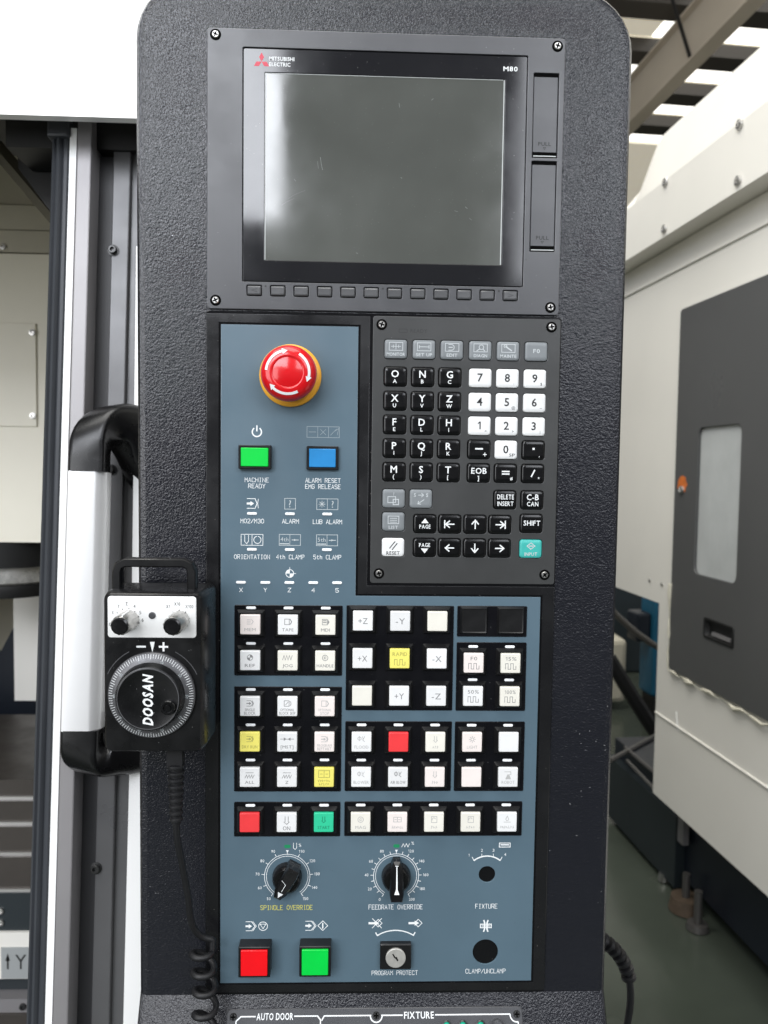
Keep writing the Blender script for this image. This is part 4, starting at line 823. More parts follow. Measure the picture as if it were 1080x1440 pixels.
def hl(t, x, z, h=2.3): mb.text(t, x+157.5, 419-z, h, -50.36, w=1.25*len(t)*h/2.1)
for t, x, z in (('X', -184, 416), ('Y', -180, 411.7), ('Z', -174.6, 409.9), ('4', -169.3, 411.6), ('5', -165.4, 415.9), ('6', -163.8, 421), ('0', -185.8, 424), ('X1', -146.6, 411.6), ('X10', -140.4, 409.8), ('X100', -132.2, 411.6)): hl(t, x, z, 2.3)
for a in range(0, 181, 30): mb.poly([(-17 + 8.4*math.cos(R(a-10)) + p[0], -2.6 + 8.4*math.sin(R(a-10)) + p[1]) for p in circ(0.42, 8)], -50.36)
for a in (55, 90, 125): mb.poly([(18.6 + 7.6*math.cos(R(a)) + p[0], -2.6 + 7.6*math.sin(R(a)) + p[1]) for p in circ(0.42, 8)], -50.36)
HU.put('plate_lettering', mb, m_black_ink, 0, 0, 0, parent=fp)
HU.put('status_lamp', MB().loft([at(circ(2.4, 18), -50.3), at(circ(2.4, 18), -50.8), at(circ(1.8, 18), -51.2)], False, True), m_bezel, 0.2, -1.2, 0, parent=fp)
def fluted(n, r, d): return [((r + (d if i % 2 else 0))*math.cos(2*math.pi*i/n), (r + (d if i % 2 else 0))*math.sin(2*math.pi*i/n)) for i in range(n)]
for x, z, a in ((-173.2, 421.2, 0.2), (-139.0, 421.2, -0.5)):
    kb = HU.put('selector_knob', MB().loft([at(fluted(28, 6.8, 0.5), -50.2), at(fluted(28, 6.6, 0.5), -56), at(fluted(28, 6.2, 0.4), -68.5), at(circ(5.8, 28), -69.8)], False, True), m_steel, x, z, rot=(0, a, 0))
    HU.put('knob_cap', MB().loft([at(circ(5.7, 28), -69.6), at(circ(5.6, 28), -70.6), at(circ(4.6, 28), -71.2)], False, True), m_knob, 0, 0, 0, parent=kb)
    HU.put('knob_pointer', MB().box(-0.4, 0.4, -69.0, -55, 6.0, 7.5), m_white, 0, 0, 0, parent=kb)
wh = HU.put('handwheel', MB().loft([at(circ(29.6, 64), -49.4), at(circ(29.6, 64), -52.0), at(circ(29.0, 64), -52.6), at(circ(23.4, 64), -54.2)], False, True), m_dial, -157.6, 472.8)
HU.put('hub', MB().loft([at(circ(23.4, 64), -53.6), at(circ(22.8, 64), -58.5), at(circ(21.6, 64), -60.6), at(circ(20.6, 64), -61), at(circ(20.0, 64), -60.8), at(circ(10, 64), -60.6)], False, True), m_mpg, 0, 0, 0, parent=wh)
mb = MB()
for i in range(100):
    a = 2*math.pi*i/100; c, s = math.cos(a), math.sin(a); r0 = 26.2 if i % 5 else 25.4
    n = (-s*0.16, c*0.16); y0 = -53.55; y1 = -52.72
    q = lambda r, sg: (c*r + n[0]*sg, -52.72 - (29.0-r)*0.286, s*r + n[1]*sg)
    mb.add([q(28.8, 1), q(28.8, -1), q(r0, -1), q(r0, 1)], [(0, 1, 2, 3)])
gs = HU.put('graduation', mb, m_white, 0, 0, 0, parent=wh); gs['kind'] = 'stuff'
mb = MB()
for i in range(10):
    a = 108 - 36*i; mb.text(str(i*10), 24.6*math.cos(R(a)), 24.6*math.sin(R(a)), 1.7, -54.1, w=1.2*len(str(i*10)), rot=R(a-90))
HU.put('graduation_number', mb, m_offwhite, 0, 0, 0, parent=wh)
mb = MB(); mb.text('DOOSAN', 0, 0, 6.4, -60.9, w=34, bold=2, rot=R(90), ital=0.2)
HU.put('brand_lettering', mb, m_white, 0, 0.4, 0, parent=wh)
HU.put('hub_highlight_ring', MB().loft([at(circ(20.9, 64), -60.95), at(circ(20.9, 64), -61.15), at(circ(20.4, 64), -61.15), at(circ(20.4, 64), -60.9)], False, False), m_dial, 0, 0, 0, parent=wh)
cr = HU.put('crank_knob', MB().loft([at(circ(5.0, 28), -60.4), at(circ(5.0, 28), -62.5), at(circ(4.4, 28), -63.2), at(circ(3.2, 28), -63.2), at(circ(3.0, 28), -62.2), at(circ(2.0, 28), -62.2), at(circ(1.8, 28), -63.0)], False, True), m_knob, 13.8, 5.4, 0, parent=wh)
mb = MB(); mb.stroke([(-10.4, 0), (-4.8, 0)], 1.3, -49.72); mb.stroke([(4.8, 0), (10.4, 0)], 1.3, -49.72); mb.stroke([(7.6, 2.8), (7.6, -2.8)], 1.3, -49.72); mb.poly([(-1.6, 3.4), (1.6, 3.4), (0.1, -3.8)], -49.72)
HU.put('direction_mark', mb, m_white, -157.5, 439.6)
for a0, a1 in ((118, 155), (25, 62)):
    mb = MB(); mb.stroke(arc(0, 0, 33.5, a0, a1, 12), 0.5, -49.66); HU.put('case_ridge', mb, m_dial, -157.6, 472.8)
# cable of the pendant
HU.put('cable_gland', MB().loft([at(rrect(11, 8, 2), 0), at(rrect(11, 8, 2), 0.1)], False, False).add([], []).box(-5.5, 5.5, -4, 4, -14, 3), m_rubber, -146.5, 517, -30)
for i in range(9):
    zz = 531 + i*4.9; rr = 6.2 - i*0.18
    mbr = MB(); mbr.loft([[(rr*f*math.cos(t*2*math.pi/20), rr*f*math.sin(t*2*math.pi/20), z_) for t in range(20)] for f, z_ in ((0.72, 2.3), (0.97, 1.5), (1.0, 0.5), (0.97, -0.5), (0.72, -1.3), (0.70, -2.6))], True, True)
    HU.put('strain_relief_ring', mbr, m_rubber, -146.2, zz, -30)
def hp(x, z, y): return ((x+157)/1000, y/1000, (513-z)/1000)
ctrl = [(-146.1, 570, -30), (-145.6, 585, -29), (-143.0, 605, -26), (-139.5, 632, -22), (-138.4, 650, -19), (-136, 661, -16), (-131, 668.5, -13), (-123.5, 672, -11)]
def smooth_path(c, n=8):
    out = []
    for i in range(len(c)-1):
        p0, p1, p2, p3 = Vector(c[max(i-1, 0)]), Vector(c[i]), Vector(c[i+1]), Vector(c[min(i+2, len(c)-1)])
        for k in range(n):
            t = k/n; out.append(0.5*((2*p1) + (-p0+p2)*t + (2*p0-5*p1+4*p2-p3)*t*t + (-p0+3*p1-3*p2+p3)*t**3))
    out.append(Vector(c[-1])); return out
pth = [hp(*p) for p in smooth_path(ctrl)]
# coil at the lower end
coil = []
for i in range(0, 6*20+1):
    t = i/20; a = 2*math.pi*t - 0.6
    zc = 676 + t*14.5; yc = -9 - max(0, zc-716)*0.45
    coil.append(hp(-131.5 + t*1.0 + 8.0*math.cos(a), zc + 2.5*math.cos(a), yc - 7.6*math.sin(a) - 3))
mb = MB(); mb.tube(pth + coil[2:], 0.0024, 10)
link('coiled_cable', mb.mesh('coiled_cable', 1.0, 60), m_rubber, HU.root)

# ------------------------------------------------------------------ machine the cabinet is fixed to (left)
MC = thing('machining_center', 'white machining centre hood and frame behind the control cabinet', 'machine', (-0.4, 0.35, 0.0))
def wl(root): 
    l = Vector(root.location)
    def f(mb, name, mat, sm=35):
        mb.v = [tuple(Vector(p) - l) for p in mb.v]
        return link(name, mb.mesh(name, 1.0, sm), mat, root)
    return f
mc = wl(MC)
# hood: sloping front sheet with a turned-in lower edge
mb = MB(); mb.prism([(-1.3, 1.742), (0.15, 1.738), (0.15, 2.45), (-1.3, 2.45)], 0.0, 0.012)
mb.v = [(x, 0.24 + y + (z-1.74)*0.42, z) for x, y, z in mb.v]; mc(mb, 'hood', m_hood)
mb = MB(); mb.box(-1.3, 0.15, 0.32, 0.62, 1.845, 1.855); mc(mb, 'hood_underside', m_black)
mb = MB(); mb.box(-0.408, 0.10, 0.30, 0.37, 1.731, 1.83); mc(mb, 'door_rail', m_black)
mb = MB(); mb.box(-0.420, -0.352, 0.295, 0.2995, 1.7625, 1.80); mc(mb, 'rail_trim', m_cream)
mb = MB(); mb.prism([(-0.428, 1.79), (-0.426, 1.735), (-0.3755, 1.668), (-0.34, 1.668), (-0.34, 1.79)], 0.372, 0.44); mc(mb, 'rail_gusset', m_black)
mb = MB(); mb.tube([(-0.470, 0.41, 1.775), (-0.385, 0.41, 1.676)], 0.010, 4); mc(mb, 'diagonal_brace', m_brace)
mb = MB()
for y0, y1, xl in ((0.0, 0.03, 0), ):
    pts = [(-0.2595, 1.62), (-0.2535, 1.082), (-0.2535, 0.30), (0.17, 0.30), (0.17, 1.62)]
    mb.prism(pts, 0, 0.06)
mb.v = [(x, 0.285 + y - 0.1*(1.734 - z), z) for x, y, z in mb.v]; mc(mb, 'front_panel', m_hood)
mb = MB(); mb.box(-1.25, -0.2, 1.55, 1.57, 0.0, 2.2); mc(mb, 'rear_wall', m_cream)
mb = MB(); mb.box(-1.27, -1.25, 0.4, 1.57, 0.0, 2.2); mc(mb, 'side_wall', m_cream)
mb = MB(); mb.box(0.0, 0.02, 0.42, 1.55, 0.0, 2.2); mc(mb, 'inner_wall', m_cream)
mb = MB(); mb.box(-1.25, 0.0, 0.62, 1.55, 2.0, 2.02); mc(mb, 'enclosure_roof', m_cream)
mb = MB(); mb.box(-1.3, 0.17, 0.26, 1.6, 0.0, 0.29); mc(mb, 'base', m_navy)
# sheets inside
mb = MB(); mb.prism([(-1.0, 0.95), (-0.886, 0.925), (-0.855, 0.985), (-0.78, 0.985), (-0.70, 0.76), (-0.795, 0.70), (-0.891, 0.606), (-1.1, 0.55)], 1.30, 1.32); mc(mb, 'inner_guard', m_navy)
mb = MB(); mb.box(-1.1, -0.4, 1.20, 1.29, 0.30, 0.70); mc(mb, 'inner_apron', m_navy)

# sliding door
a_ = -math.atan(0.1)
SD = thing('sliding_door', 'grey sliding machine door edge with black seal strip and bolts', 'door', (-0.30, 0.1566, 0.30), (a_, 0, 0))
def dd(name, mb, mat, parent=None, sm=35): return link(name, mb.mesh(name, 1.0, sm), mat, parent or SD)
dz = lambda Z: (Z-0.30)*1.005
dx = lambda X: X + 0.30
mb = MB(); prof = [(-0.354, 0.03), (-0.354, 0.004), (-0.3525, 0.000), (-0.3500, -0.002), (-0.3480, 0.0), (-0.3465, -0.003), (-0.3440, -0.0045), (-0.3420, -0.003), (-0.3405, -0.0005), (-0.3385, -0.0025), (-0.3355, -0.002), (-0.3332, 0.001), (-0.3328, 0.03)]
mb.loft([[(dx(x), y-0.013*(y<0.02), dz(0.32)) for x, y in prof], [(dx(x), y-0.013*(y<0.02), dz(1.734)) for x, y in prof]], True, True); dd('seal_strip', mb, m_seal)
mb = MB(); mb.bbox_bevel(dx(-0.3565), dx(-0.3318), -0.0205, 0.032, dz(1.7335), dz(1.7545), 0.003); dd('seal_end_cap', mb, m_seal)
mb = MB(); mb.box(dx(-0.3326), dx(-0.3254), -0.0165, 0.04, dz(0.32), dz(1.745)); dd('white_edge', mb, m_hood)
mb = MB(); mb.bbox_bevel(dx(-0.3252), dx(-0.3095), -0.016, 0.04, dz(0.32), dz(1.762), 0.0015); dd('aluminium_profile', mb, m_alu)
mb = MB(); mb.box(dx(-0.3094), dx(-0.2930), 0.0105, 0.04, dz(0.32), dz(1.728)); dd('bar_shadow', mb, m_bar_shadow)  # strip of sheet coloured as the bar's cast shadow
mb = MB(); mb.bbox_bevel(dx(-0.2932), dx(-0.2742), 0.006, 0.04, dz(0.32), dz(1.741), 0.0012); dd('door_sheet', mb, m_sheet)
mb = MB(); mb.box(dx(-0.2738), dx(-0.2300), 0.012, 0.04, dz(0.32), dz(1.742)); dd('side_sheet', mb, m_sheet)
mb = MB(); mb.box(dx(-0.312), dx(-0.2300), 0.02, 0.04, dz(1.744), dz(1.760)); dd('top_rail', mb, m_alu)
ME_BOLT = MB().loft([at(circ(0.0062, 20), 0.001), at(circ(0.0062, 20), -0.0005), at(circ(0.0046, 20), -0.0007), at(circ(0.0046, 20), -0.0042), at(circ(0.0040, 20), -0.0048), at(circ(0.0024, 6), -0.0048)[:0] or at(circ(0.0024, 20), -0.0048), at(circ(0.0022, 20), -0.0018)], False, True).mesh('bolt')
for X, Z in ((-0.2905, 1.621), (-0.2872, 1.380), (-0.2920, 0.957)): link('bolt', ME_BOLT, m_screw_blk, SD, (dx(X), 0.0055, dz(Z)))
# handle
def ring_at(c, e1, e2, a, b, p=0.28, n=24):
    c = Vector(c); e1 = Vector(e1).normalized(); e2 = Vector(e2).normalized(); out = []
    for i in range(n):
        t = 2*math.pi*i/n; ct, st = math.cos(t), math.sin(t)
        out.append(tuple(c + e1*(a*math.copysign(abs(ct)**p, ct)) + e2*(b*math.copysign(abs(st)**p, st))))
    return out
def handle_end(sgn, z0, up, rad, back_h, drop):
    """black end piece swept from the grip end up, round a bend and back-right into the door"""
    cx = dx(-0.291); d = Vector((0.66, 0.75, 0)).normalized(); wv = Vector((0.75, -0.66, 0)).normalized()
    mb = MB(); rings = []; c = Vector((cx, -0.0487, z0)); Z = Vector((0, 0, sgn))
    def lerp(a, b, t): return a + (b-a)*t
    for t in (0.0, 0.5, 0.9): rings.append(ring_at(c + Z*up*t, (1, 0, 0), (0, 1, 0), 0.0181, 0.0122, 0.26))
    o = c + Z*up + d*rad
    for k in range(1, 10):
        t = k/9; th = t*math.pi/2
        p = o - d*(rad*math.cos(th)) + Z*(rad*math.sin(th))
        dh = (Vector((0, 1, 0))*(1-t) + d*t).normalized(); nrm = dh*math.cos(th) - Z*math.sin(th)           # thickness direction
        e1 = Vector((dh.y, -dh.x, 0))
        rings.append(ring_at(p - Z*(t*t*drop*0.45), e1, nrm, lerp(0.0181, 0.0205, t), lerp(0.0122, back_h*0.62, t*t), lerp(0.26, 0.42, t)))
    e = o + Z*rad - Z*drop*0.45
    for q, hw, hh, dr in ((0.010, 0.0215, back_h*0.80, 0.75), (0.022, 0.0235, back_h, 1.0), (0.050, 0.0245, back_h*1.05, 1.1)):
        rings.append(ring_at(e + d*q - Z*(drop*(dr-0.45)), wv, -Z, hw, hh, 0.46))
    mb.loft(rings, True, True)
    return mb
hroot = dd('handle', handle_end(1, dz(1.372), 0.022, 0.038, 0.046, 0.030), m_handle, None, 50)
dd('handle_lower_end', handle_end(-1, dz(1.116), 0.016, 0.022, 0.030, 0.014), m_handle, hroot, 50)
gp = [(-0.0182, 0.010), (-0.0182, -0.0095), (-0.0165, -0.0118), (0.0085, -0.0118), (0.0110, -0.0108), (0.0178, -0.002), (0.0182, 0.0), (0.0182, 0.0115), (-0.0165, 0.0115)]
mb = MB(); mb.loft([[(dx(-0.291)+x, -0.0487+y, dz(1.1155)) for x, y in gp], [(dx(-0.291)+x, -0.0487+y, dz(1.3725)) for x, y in gp]], True, True)
dd('grip', mb, m_grip, hroot)

# spindle head inside
SH = thing('spindle_head', 'cream spindle head cover with dark spindle nose inside the machine', 'spindle head', (-0.72, 0.95, 1.10))
sh = wl(SH)
mb = MB(); mb.box(-1.15, -0.47, 0.90, 1.40, 1.236, 1.775); sh(mb, 'cover', m_head)
mb = MB(); mb.box(-1.15, -0.46, 0.905, 1.40, 1.779, 1.819); sh(mb, 'cover_band', m_cream)
mb = MB(); mb.box(-1.15, -0.45, 0.91, 1.40, 1.822, 1.867); sh(mb, 'cover_band', m_cream)
mb = MB(); mb.box(-1.15, -0.45, 0.93, 1.40, 1.875, 1.99); sh(mb, 'cover_band', m_cream)
mb = MB(); mb.bbox_bevel(-0.95, -0.6245, 0.896, 0.8995, 1.455, 1.647, 0.001); sh(mb, 'access_cover', m_head)
ME_SB = MB().loft([at(circ(0.0062, 14), 0), at(circ(0.0058, 14), -0.003), at(circ(0.003, 14), -0.0034), at(circ(0.0028, 14), -0.001)], False, True).mesh('screw')
for X, Y, Z in ((-0.630, 0.896, 1.630), (-0.631, 0.896, 1.475), (-0.686, 0.905, 1.789)):
    link('screw', ME_SB, m_steel, SH, Vector((X, Y, Z)) - Vector(SH.location))
def vring(r, z, cx=-0.735, cy=1.03, n=48): return [(cx+r*math.cos(2*math.pi*i/n), cy+r*math.sin(2*math.pi*i/n), z) for i in range(n)]
mb = MB(); mb.loft([vring(0.135, 1.2355), vring(0.135, 1.185), vring(0.108, 1.183)], True, True); sh(mb, 'spindle_housing', m_black)
mb = MB(); mb.loft([vring(0.110, 1.1825), vring(0.112, 1.172), vring(0.110, 1.152), vring(0.102, 1.147)], True, True); sh(mb, 'spindle_ring', m_ring)
mb = MB(); mb.loft([vring(0.107, 1.1465), vring(0.109, 1.138), vring(0.106, 1.122), vring(0.08, 1.118)], True, True); sh(mb, 'spindle_flange', m_black)
tb = MB(); tb.box(-0.808, -0.700, 1.20, 1.285, 0.838, 1.16); tc_ = tag(link('tool_changer_cover', tb.mesh('tool_changer_cover'), m_mwhite), 'pale upright cover block beneath the dark spindle nose', 'cover')
# way cover: telescopic plates stepping down
WC = thing('way_cover', 'stepped grey steel telescopic way cover low in the machine', 'way cover', (-0.62, 0.76, 0.63))
wc = wl(WC)
for i, (z0, z1) in enumerate(((0.788, 0.822), (0.746, 0.7875), (0.696, 0.7455), (0.635, 0.6955))):
    yy = 0.786 - i*0.010
    mb = MB(); mb.box(-1.1, -0.42, yy, 1.15, z0, z1); pl = wc(mb, 'cover_plate', m_way)
    mb = MB(); mb.box(-1.1, -0.42, yy-0.004, yy-0.0005, z0-0.0005, z0+0.0045); mb.v = [tuple(Vector(p)-Vector(WC.location)) for p in mb.v]; link('lip', mb.mesh('lip'), m_waylip, pl)
AB = thing('axis_carriage', 'white and black carriage block with arrow and Y axis label', 'carriage', (-0.62, 0.75, 0.40))
ab = wl(AB)
mb = MB(); mb.box(-1.1, -0.42, 0.75, 0.90, 0.5665, 0.634); ab(mb, 'black_block', m_conv)
mb = MB(); mb.box(-1.1, -0.42, 0.745, 0.90, 0.482, 0.566); ab(mb, 'white_block', m_mwhite)
mb = MB(); mb.box(-1.1, -0.42, 0.765, 0.90, 0.449, 0.4815); ab(mb, 'lower_strip', m_conv)
mb = MB(); mb.box(-1.1, -0.586, 0.74, 0.90, 0.424, 0.4485); ab(mb, 'rail', m_alu)
mb = MB(); mb.box(-1.1, -0.42, 0.735, 0.90, 0.30, 0.4235); ab(mb, 'apron', m_way)
mb = MB(); mb.box(-0.634, -0.50, 0.743, 0.7446, 0.484, 0.540); lab = ab(mb, 'axis_label', m_label)
mb = MB(); mb.text('Y', -0.600, 0.514, 0.026, 0.7425, w=0.019); mb.stroke([(-0.6225, 0.502), (-0.6225, 0.52)], 0.003, 0.7425); mb.poly([(-0.6265, 0.516), (-0.6185, 0.516), (-0.6225, 0.530)], 0.7425)
mb.v = [(x - AB.location[0], 0.7426 - AB.location[1], z - AB.location[2]) for x, y, z in mb.v]
link('label_print', mb.mesh('label_print'), m_black_ink, lab)
for X, Z in ((-0.6365, 0.602), (-0.6365, 0.581)): link('screw', ME_SB, m_steel, AB, Vector((X, 0.75, Z)) - Vector(AB.location))
link('screw', ME_SB, m_screw_blk, AB, Vector((-0.596, 0.74, 0.435)) - Vector(AB.location), )

# ------------------------------------------------------------------ neighbouring machine (right)
YAW = R(4.8257)
NM = thing('neighbouring_machine', 'white machine across the aisle with dark grey door and hazy window', 'machine', (0, 0, 0), (0, 0, YAW))
# local: x away from the aisle, y along the front, z up
def nm(name, mb, mat, parent=None, sm=35): return link(name, mb.mesh(name, 1.0, sm), mat, parent or NM)
def prism_x(mb, pts, x0, x1): return mb.loft([[(x1, p[0], p[1]) for p in pts], [(x0, p[0], p[1]) for p in pts]], True, True)
mb = MB(); prism_x(mb, [(-0.6, 0.345), (1.7525, 0.345), (1.7525, 0.966), (2.7, 0.966), (2.7, 2.087), (-0.6, 2.087)], 1.10, 2.0); nm('body', mb, m_mwhite)
mb = MB()
cor = [(1.60, 2.44), (1.72, 2.44)] + [(1.76 + 0.11*math.sin(R(a)), 2.33 + 0.11*math.cos(R(a))) for a in (10, 30, 50, 70, 90)] + [(1.95, 2.27)]
topo = [(-0.6, 2.44)] + cor
n_ = len(topo)
def cov(x_low, x_top, inset):
    up = [(x_top - 0.0, y, z) for y, z in topo]
    return up
up0 = [(1.075 if z > 2.3 else 1.035, y, z) for y, z in topo]
mid = [(1.03, y, 2.257) for y, z in topo]; mid[-1] = (1.03, 2.10, 2.257)
lowr = [(1.03, y, 2.0895) for y, z in topo]; lowr[-1] = (1.03, 2.15, 2.0895)
bak = [(1.6, y, 2.0895) for y, z in topo]; bkt = [(1.6, y, z) for y, z in topo]
vs_ = bkt + up0 + mid + lowr + bak
fs = []
for j in range(4):
    for i in range(n_-1): fs.append((j*n_+i, j*n_+i+1, (j+1)*n_+i+1, (j+1)*n_+i))
mb.add(vs_, fs); nm('top_cover', mb, m_mwhite, None, 12)
mb = MB(); prism_x(mb, [(-0.6, 2.004), (2.4, 2.004), (2.4, 2.012), (-0.6, 2.012)], 1.094, 1.0985); nm('seam', mb, m_mwhite)
ME_RB = MB().loft([at(circ(0.013, 16), 0), at(circ(0.012, 16), -0.006), at(circ(0.007, 16), -0.008), at(circ(0.006, 16), -0.004)], False, True).mesh('bolt')
for y, z in ((1.272, 2.250), (1.658, 2.249)): link('bolt', ME_RB, m_steel, NM, (1.029, y, z), (0, 0, -math.pi/2))
for y, z in ((1.270, 2.112), (1.655, 2.111)): link('bolt', ME_RB, m_steel, NM, (1.029, y, z), (0, 0, -math.pi/2))
for y, z in ((1.82, 1.03), (1.735, 1.03)): link('bolt', ME_SB, m_steel, NM, (1.099, y, z), (0, 0, -math.pi/2))
# door with real window opening
dpl = plate_holes(rrect(2.0, 1.095, 0.012, 3), [[(p[0]-(1.418-0.655), p[1]+1.304-1.3275) for p in rrect(0.215, 0.420, 0.022, 4)], [(p[0]-(1.382-0.655), p[1]+0.951-1.3275) for p in rrect(0.135, 0.046, 0.006, 2)]], 0.0, 0.012, 0.0015)
# plate x axis points to -y of the machine (its front faces the aisle)
dpl.v = [(1.0875 + y, 0.655 - x, 1.3275 + z) for x, y, z in dpl.v]
door = nm('door', dpl, m_mdoor)
mb = MB(); prism_x(mb, [(1.305, 1.088), (1.530, 1.088), (1.530, 1.520), (1.305, 1.520)], 1.0965, 1.0985); nm('window_pane', mb, m_frost, door)
mb = MB(); mb.loft([[(x, 1.382-p[0], 0.951+p[1]) for p in rrect(w, h, 0.006, 2)] for x, w, h in ((1.0872, 0.150, 0.058), (1.0845, 0.148, 0.056), (1.0845, 0.134, 0.045), (1.097, 0.124, 0.036))], False, True); nm('pull_recess', mb, m_black, door)
mb = MB(); mb.box(1.089, 1.0965, 1.33, 1.42, 0.9345, 0.944); nm('pull_lip', mb, m_alu, door)
mb = MB(); prism_x(mb, [(-0.35, 0.765), (1.668, 0.765), (1.668, 1.89), (-0.35, 1.89)], 1.0985, 1.0995); nm('door_edge_gap', mb, m_mwhite)
bo = link('lock_bolt', ME_RB, m_steel, door, (1.0872, 1.607, 1.333), (0, 0, -math.pi/2))
mb = MB(); prism_x(mb, [(1.607 + 0.026*math.cos(2*math.pi*i/14)*(1+0.2*math.sin(3*i)), 1.350 + 0.026*math.sin(2*math.pi*i/14)) for i in range(14)], 1.0866, 1.0873); nm('paint_mark', mb, m_orange, door)
# ragged sealant along the door's lower edges
random.seed(3)
pth = [(1.0885, 1.660 + random.uniform(-.004, .004), 0.772 + 0.030*i) for i in range(9, -1, -1)] + [(1.0885, 1.655 - 0.030*i, 0.772 + random.uniform(-.007, .005)) for i in range(1, 36)]
mb = MB(); mb.tube(pth, [random.choice((0.0008, 0.003, 0.005, 0.008))*random.uniform(0.6, 1.3) if i_ < 26 else 0.0015 for i_, _ in enumerate(pth)], 7); nm('sealant_bead', mb, m_peel, door)
mb = MB(); mb.tube([(1.0985, 1.75, 0.612), (1.0985, -0.5, 0.612)], 0.0032, 8); nm('ridge', mb, m_mwhite)
mb = MB(); mb.tube([(1.0995, 1.62, 0.655), (1.0995, 1.605, 0.60)], 0.0018, 6); nm('scratch', mb, m_hood)

# chip conveyor beneath it
CC = thing('chip_conveyor', 'low dark chip conveyor under the white machine', 'conveyor', (0, 0, 0), (0, 0, YAW))
def cc(name, mb, mat): return link(name, mb.mesh(name), mat, CC)
mb = MB(); mb.box(1.18, 1.75, 1.745, 2.30, 0.025, 0.262); cc('trough', mb, m_conv)
mb = MB(); mb.box(1.21, 1.75, 1.745, 2.30, 0.263, 0.33); cc('trough_cover', mb, m_navy)
mb = MB(); mb.box(1.00, 1.8, 1.80, 1.81, 0.34, 0.345); 
mb.v = []; mb.f = []
mb.tube([(1.190, 1.80, 0.338), (1.192, 2.17, 0.338)], 0.007, 6); cc('rail_rod', mb, m_foot)
mb = MB(); mb.tube([(1.128, 1.79, 0.335), (1.146, 2.05, 0.335)], 0.006, 6); cc('rail_rod', mb, m_foot)
mb = MB(); mb.tube([(1.085, 2.055, 0.335), (1.40, 2.31, 0.337)], 0.009, 6); cc('cross_rod', mb, m_foot)
mb = MB(); mb.box(1.18, 1.20, 1.70, 1.735, 0.19, 0.345); cc('hanger_bracket', mb, m_alu)
def vcyl(x, y, z0, z1, r0, r1, n=20): return MB().loft([[(x+r0*math.cos(2*math.pi*i/n), y+r0*math.sin(2*math.pi*i/n), z0) for i in range(n)], [(x+r1*math.cos(2*math.pi*i/n), y+r1*math.sin(2*math.pi*i/n), z1) for i in range(n)]], True, True)
mb = vcyl(1.19, 1.83, 0.004, 0.03, 0.022, 0.018); mb.v = mb.v; cc('small_wheel', mb, m_steel)
for i, (x, y) in enumerate(((1.175, 1.66), (1.16, 1.56))):
    LF = thing('leveling_foot', ['rusty round levelling foot beside the dark conveyor end', 'bright bolt levelling foot nearest the camera under white machine'][i], 'leveling foot', (0, 0, 0), (0, 0, YAW))
    link('pad', vcyl(x, y, 0.003, 0.045 if i == 0 else 0.02, 0.052 if i == 0 else 0.034, 0.045 if i == 0 else 0.03).mesh('pad'), m_rust if i == 0 else m_foot, LF)
    link('stud', vcyl(x, y, 0.02, 0.12, 0.012, 0.012).mesh('stud'), m_foot, LF)
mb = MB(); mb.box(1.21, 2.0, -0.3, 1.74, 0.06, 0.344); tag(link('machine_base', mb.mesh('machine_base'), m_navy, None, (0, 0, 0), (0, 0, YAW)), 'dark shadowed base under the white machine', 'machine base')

# things seen through the gap beyond
BD = thing('blue_cabinet', 'blue cabinet standing behind the white machine corner', 'cabinet', (1.62, 3.5, 0), (0, 0, YAW))
mb = MB(); mb.bbox_bevel(-0.035, 0.5, 0, 0.15, 0.16, 0.72, 0.02); link('body', mb.mesh('body'), m_tank, BD)
mb = MB(); mb.bbox_bevel(-0.12, -0.036, 0.02, 0.14, 0.46, 0.62, 0.015); link('side_box', mb.mesh('side_box'), m_navy, BD)
mb = MB(); mb.box(-0.02, 0.49, 0.01, 0.14, 0, 0.16); link('plinth', mb.mesh('plinth'), m_black, BD)
WB = thing('white_tank', 'pale tank partly hidden beside the blue cabinet', 'tank', (1.32, 3.75, 0))
mb = MB(); mb.bbox_bevel(-0.20, 0.22, 0, 0.4, 0.05, 0.42, 0.03); link('body', mb.mesh('body'), m_cream, WB)
mb = MB(); mb.bbox_bevel(-0.15, 0.1, 0.05, 0.3, 0.42, 0.52, 0.03); link('lid', mb.mesh('lid'), m_black, WB)
mb = MB(); mb.tube(smooth_path([(1.20, 3.3, 0.78), (1.32, 3.28, 0.64), (1.47, 3.2, 0.52), (1.62, 3.1, 0.46)]), 0.016, 8); tag(link('grey_hose', mb.mesh('grey_hose'), m_foot), 'grey hose looping in front of the blue cabinet', 'hose')
mb = MB(); mb.tube(smooth_path([(1.18, 3.0, 0.50), (1.30, 2.95, 0.30), (1.42, 2.9, 0.13), (1.60, 2.9, 0.04)]), 0.035, 8); tag(link('black_hose', mb.mesh('black_hose'), m_rubber), 'thick black hose running down to the floor', 'hose')
BM = thing('far_machine', 'dark machine base far behind the blue cabinet', 'machine', (2.0, 4.6, 0))
mb = MB(); mb.bbox_bevel(-1.6, 1.4, 0, 1.2, 0, 0.80, 0.02); link('base', mb.mesh('base'), m_conv, BM)
mb = MB(); mb.bbox_bevel(-1.5, 1.4, 0.05, 1.2, 0.801, 2.2, 0.02); link('body', mb.mesh('body'), m_mwhite, BM)

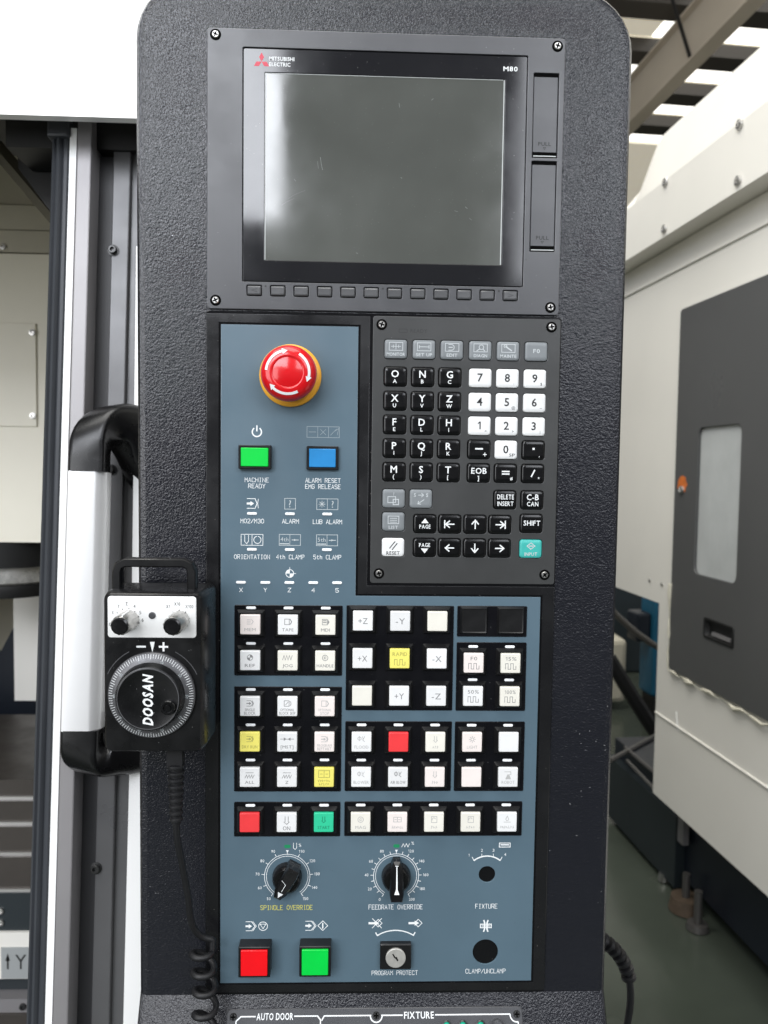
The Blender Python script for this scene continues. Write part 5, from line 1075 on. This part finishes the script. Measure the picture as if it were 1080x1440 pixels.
# spare cable hanging at the cabinet's right side
SC = thing('side_cable', 'black cable with ringed strain relief hanging beside the cabinet', 'cable', (0.20, 0.12, 0.80))
scl = Vector(SC.location)
ctrl = [(0.205, 0.12, 0.948), (0.2185, 0.12, 0.942), (0.2320, 0.12, 0.930), (0.2415, 0.12, 0.914), (0.2460, 0.12, 0.893), (0.2455, 0.12, 0.870), (0.240, 0.12, 0.835), (0.232, 0.12, 0.78)]
sp = smooth_path(ctrl, 10)
mb = MB(); mb.tube([p - scl for p in sp], 0.0034, 10); link('cord', mb.mesh('cord', 1, 60), m_rubber, SC)
for i in range(2, 36, 4):
    p = sp[i]; t = (sp[i+1]-sp[i-1]).normalized()
    mb = MB(); mb.tube([p - scl - t*0.0023, p - scl - t*0.0016, p - scl + t*0.0016, p - scl + t*0.0023], [0.0046, 0.0070, 0.0070, 0.0046], 14); link('strain_relief_ring', mb.mesh('strain_relief_ring', 1, 60), m_rubber, SC)

# ------------------------------------------------------------------ hall: floor, roof
mb = MB(); mb.add([(-15, -12, 0), (15, -12, 0), (15, 25, 0), (-15, 25, 0)], [(0, 1, 2, 3)])
fl = link('floor', mb.mesh('floor'), m_floor); fl['kind'] = 'structure'
RF = thing('roof', None, None, (0, 0, 0), (0, 0, YAW), kind='structure')
mb = MB(); mb.box(0.4, 9, 2.0, 16, 5.40, 5.42); link('roof_deck', mb.mesh('roof_deck'), m_roof, RF)
for i in range(-4, 4):
    s0 = 5.05 + 0.642*i
    mb = MB(); mb.box(0.5, 9, s0, s0+0.215, 4.86, 4.97); link('purlin', mb.mesh('purlin'), m_purlin, RF)
    mb = MB(); mb.box(2.85, 9, s0+0.216, s0+0.641, 4.98, 5.0); link('glowing_roof_panel', mb.mesh('glowing_roof_panel'), m_sky, RF)
    mb = MB(); mb.box(0.5, 2.84, s0+0.216, s0+0.641, 4.98, 5.0); link('glowing_roof_panel', mb.mesh('glowing_roof_panel'), m_roof_glow, RF)  # plain cream sheet left of the beam, brightened by its added glow
mb = MB(); mb.box(0.5, 9, 7.62, 16, 4.955, 4.978); link('roof_sheet', mb.mesh('roof_sheet'), m_roof_glow, RF)  # farther cream sheet, also brightened by the added glow
SB = thing('roof_beam', 'long beige steel roof beam running away overhead', 'beam', (0, 0, 4.3), (0, 0, YAW))
mb = MB(); mb.box(2.69, 2.81, 2.0, 16, 0.0, 0.016); link('bottom_flange', mb.mesh('bottom_flange'), m_beam, SB)
mb = MB(); mb.box(2.742, 2.758, 2.0, 16, 0.0165, 0.375); link('web', mb.mesh('web'), m_beam, SB)
mb = MB(); mb.box(2.69, 2.81, 2.0, 16, 0.3755, 0.392); link('top_flange', mb.mesh('top_flange'), m_beam, SB)
mb = MB(); mb.tube([(2.74, 4.83, 4.36), (2.45, 4.62, 4.72)], 0.014, 6); tag(link('tie_rod', mb.mesh('tie_rod'), m_black, None, (0, 0, 0), (0, 0, YAW)), 'thin dark tie rod slanting up from the roof beam', 'rod')
mb = MB(); mb.box(-6, 12, 17, 17.1, 0, 5.4); w_ = link('wall', mb.mesh('wall'), m_roof); w_['kind'] = 'structure'
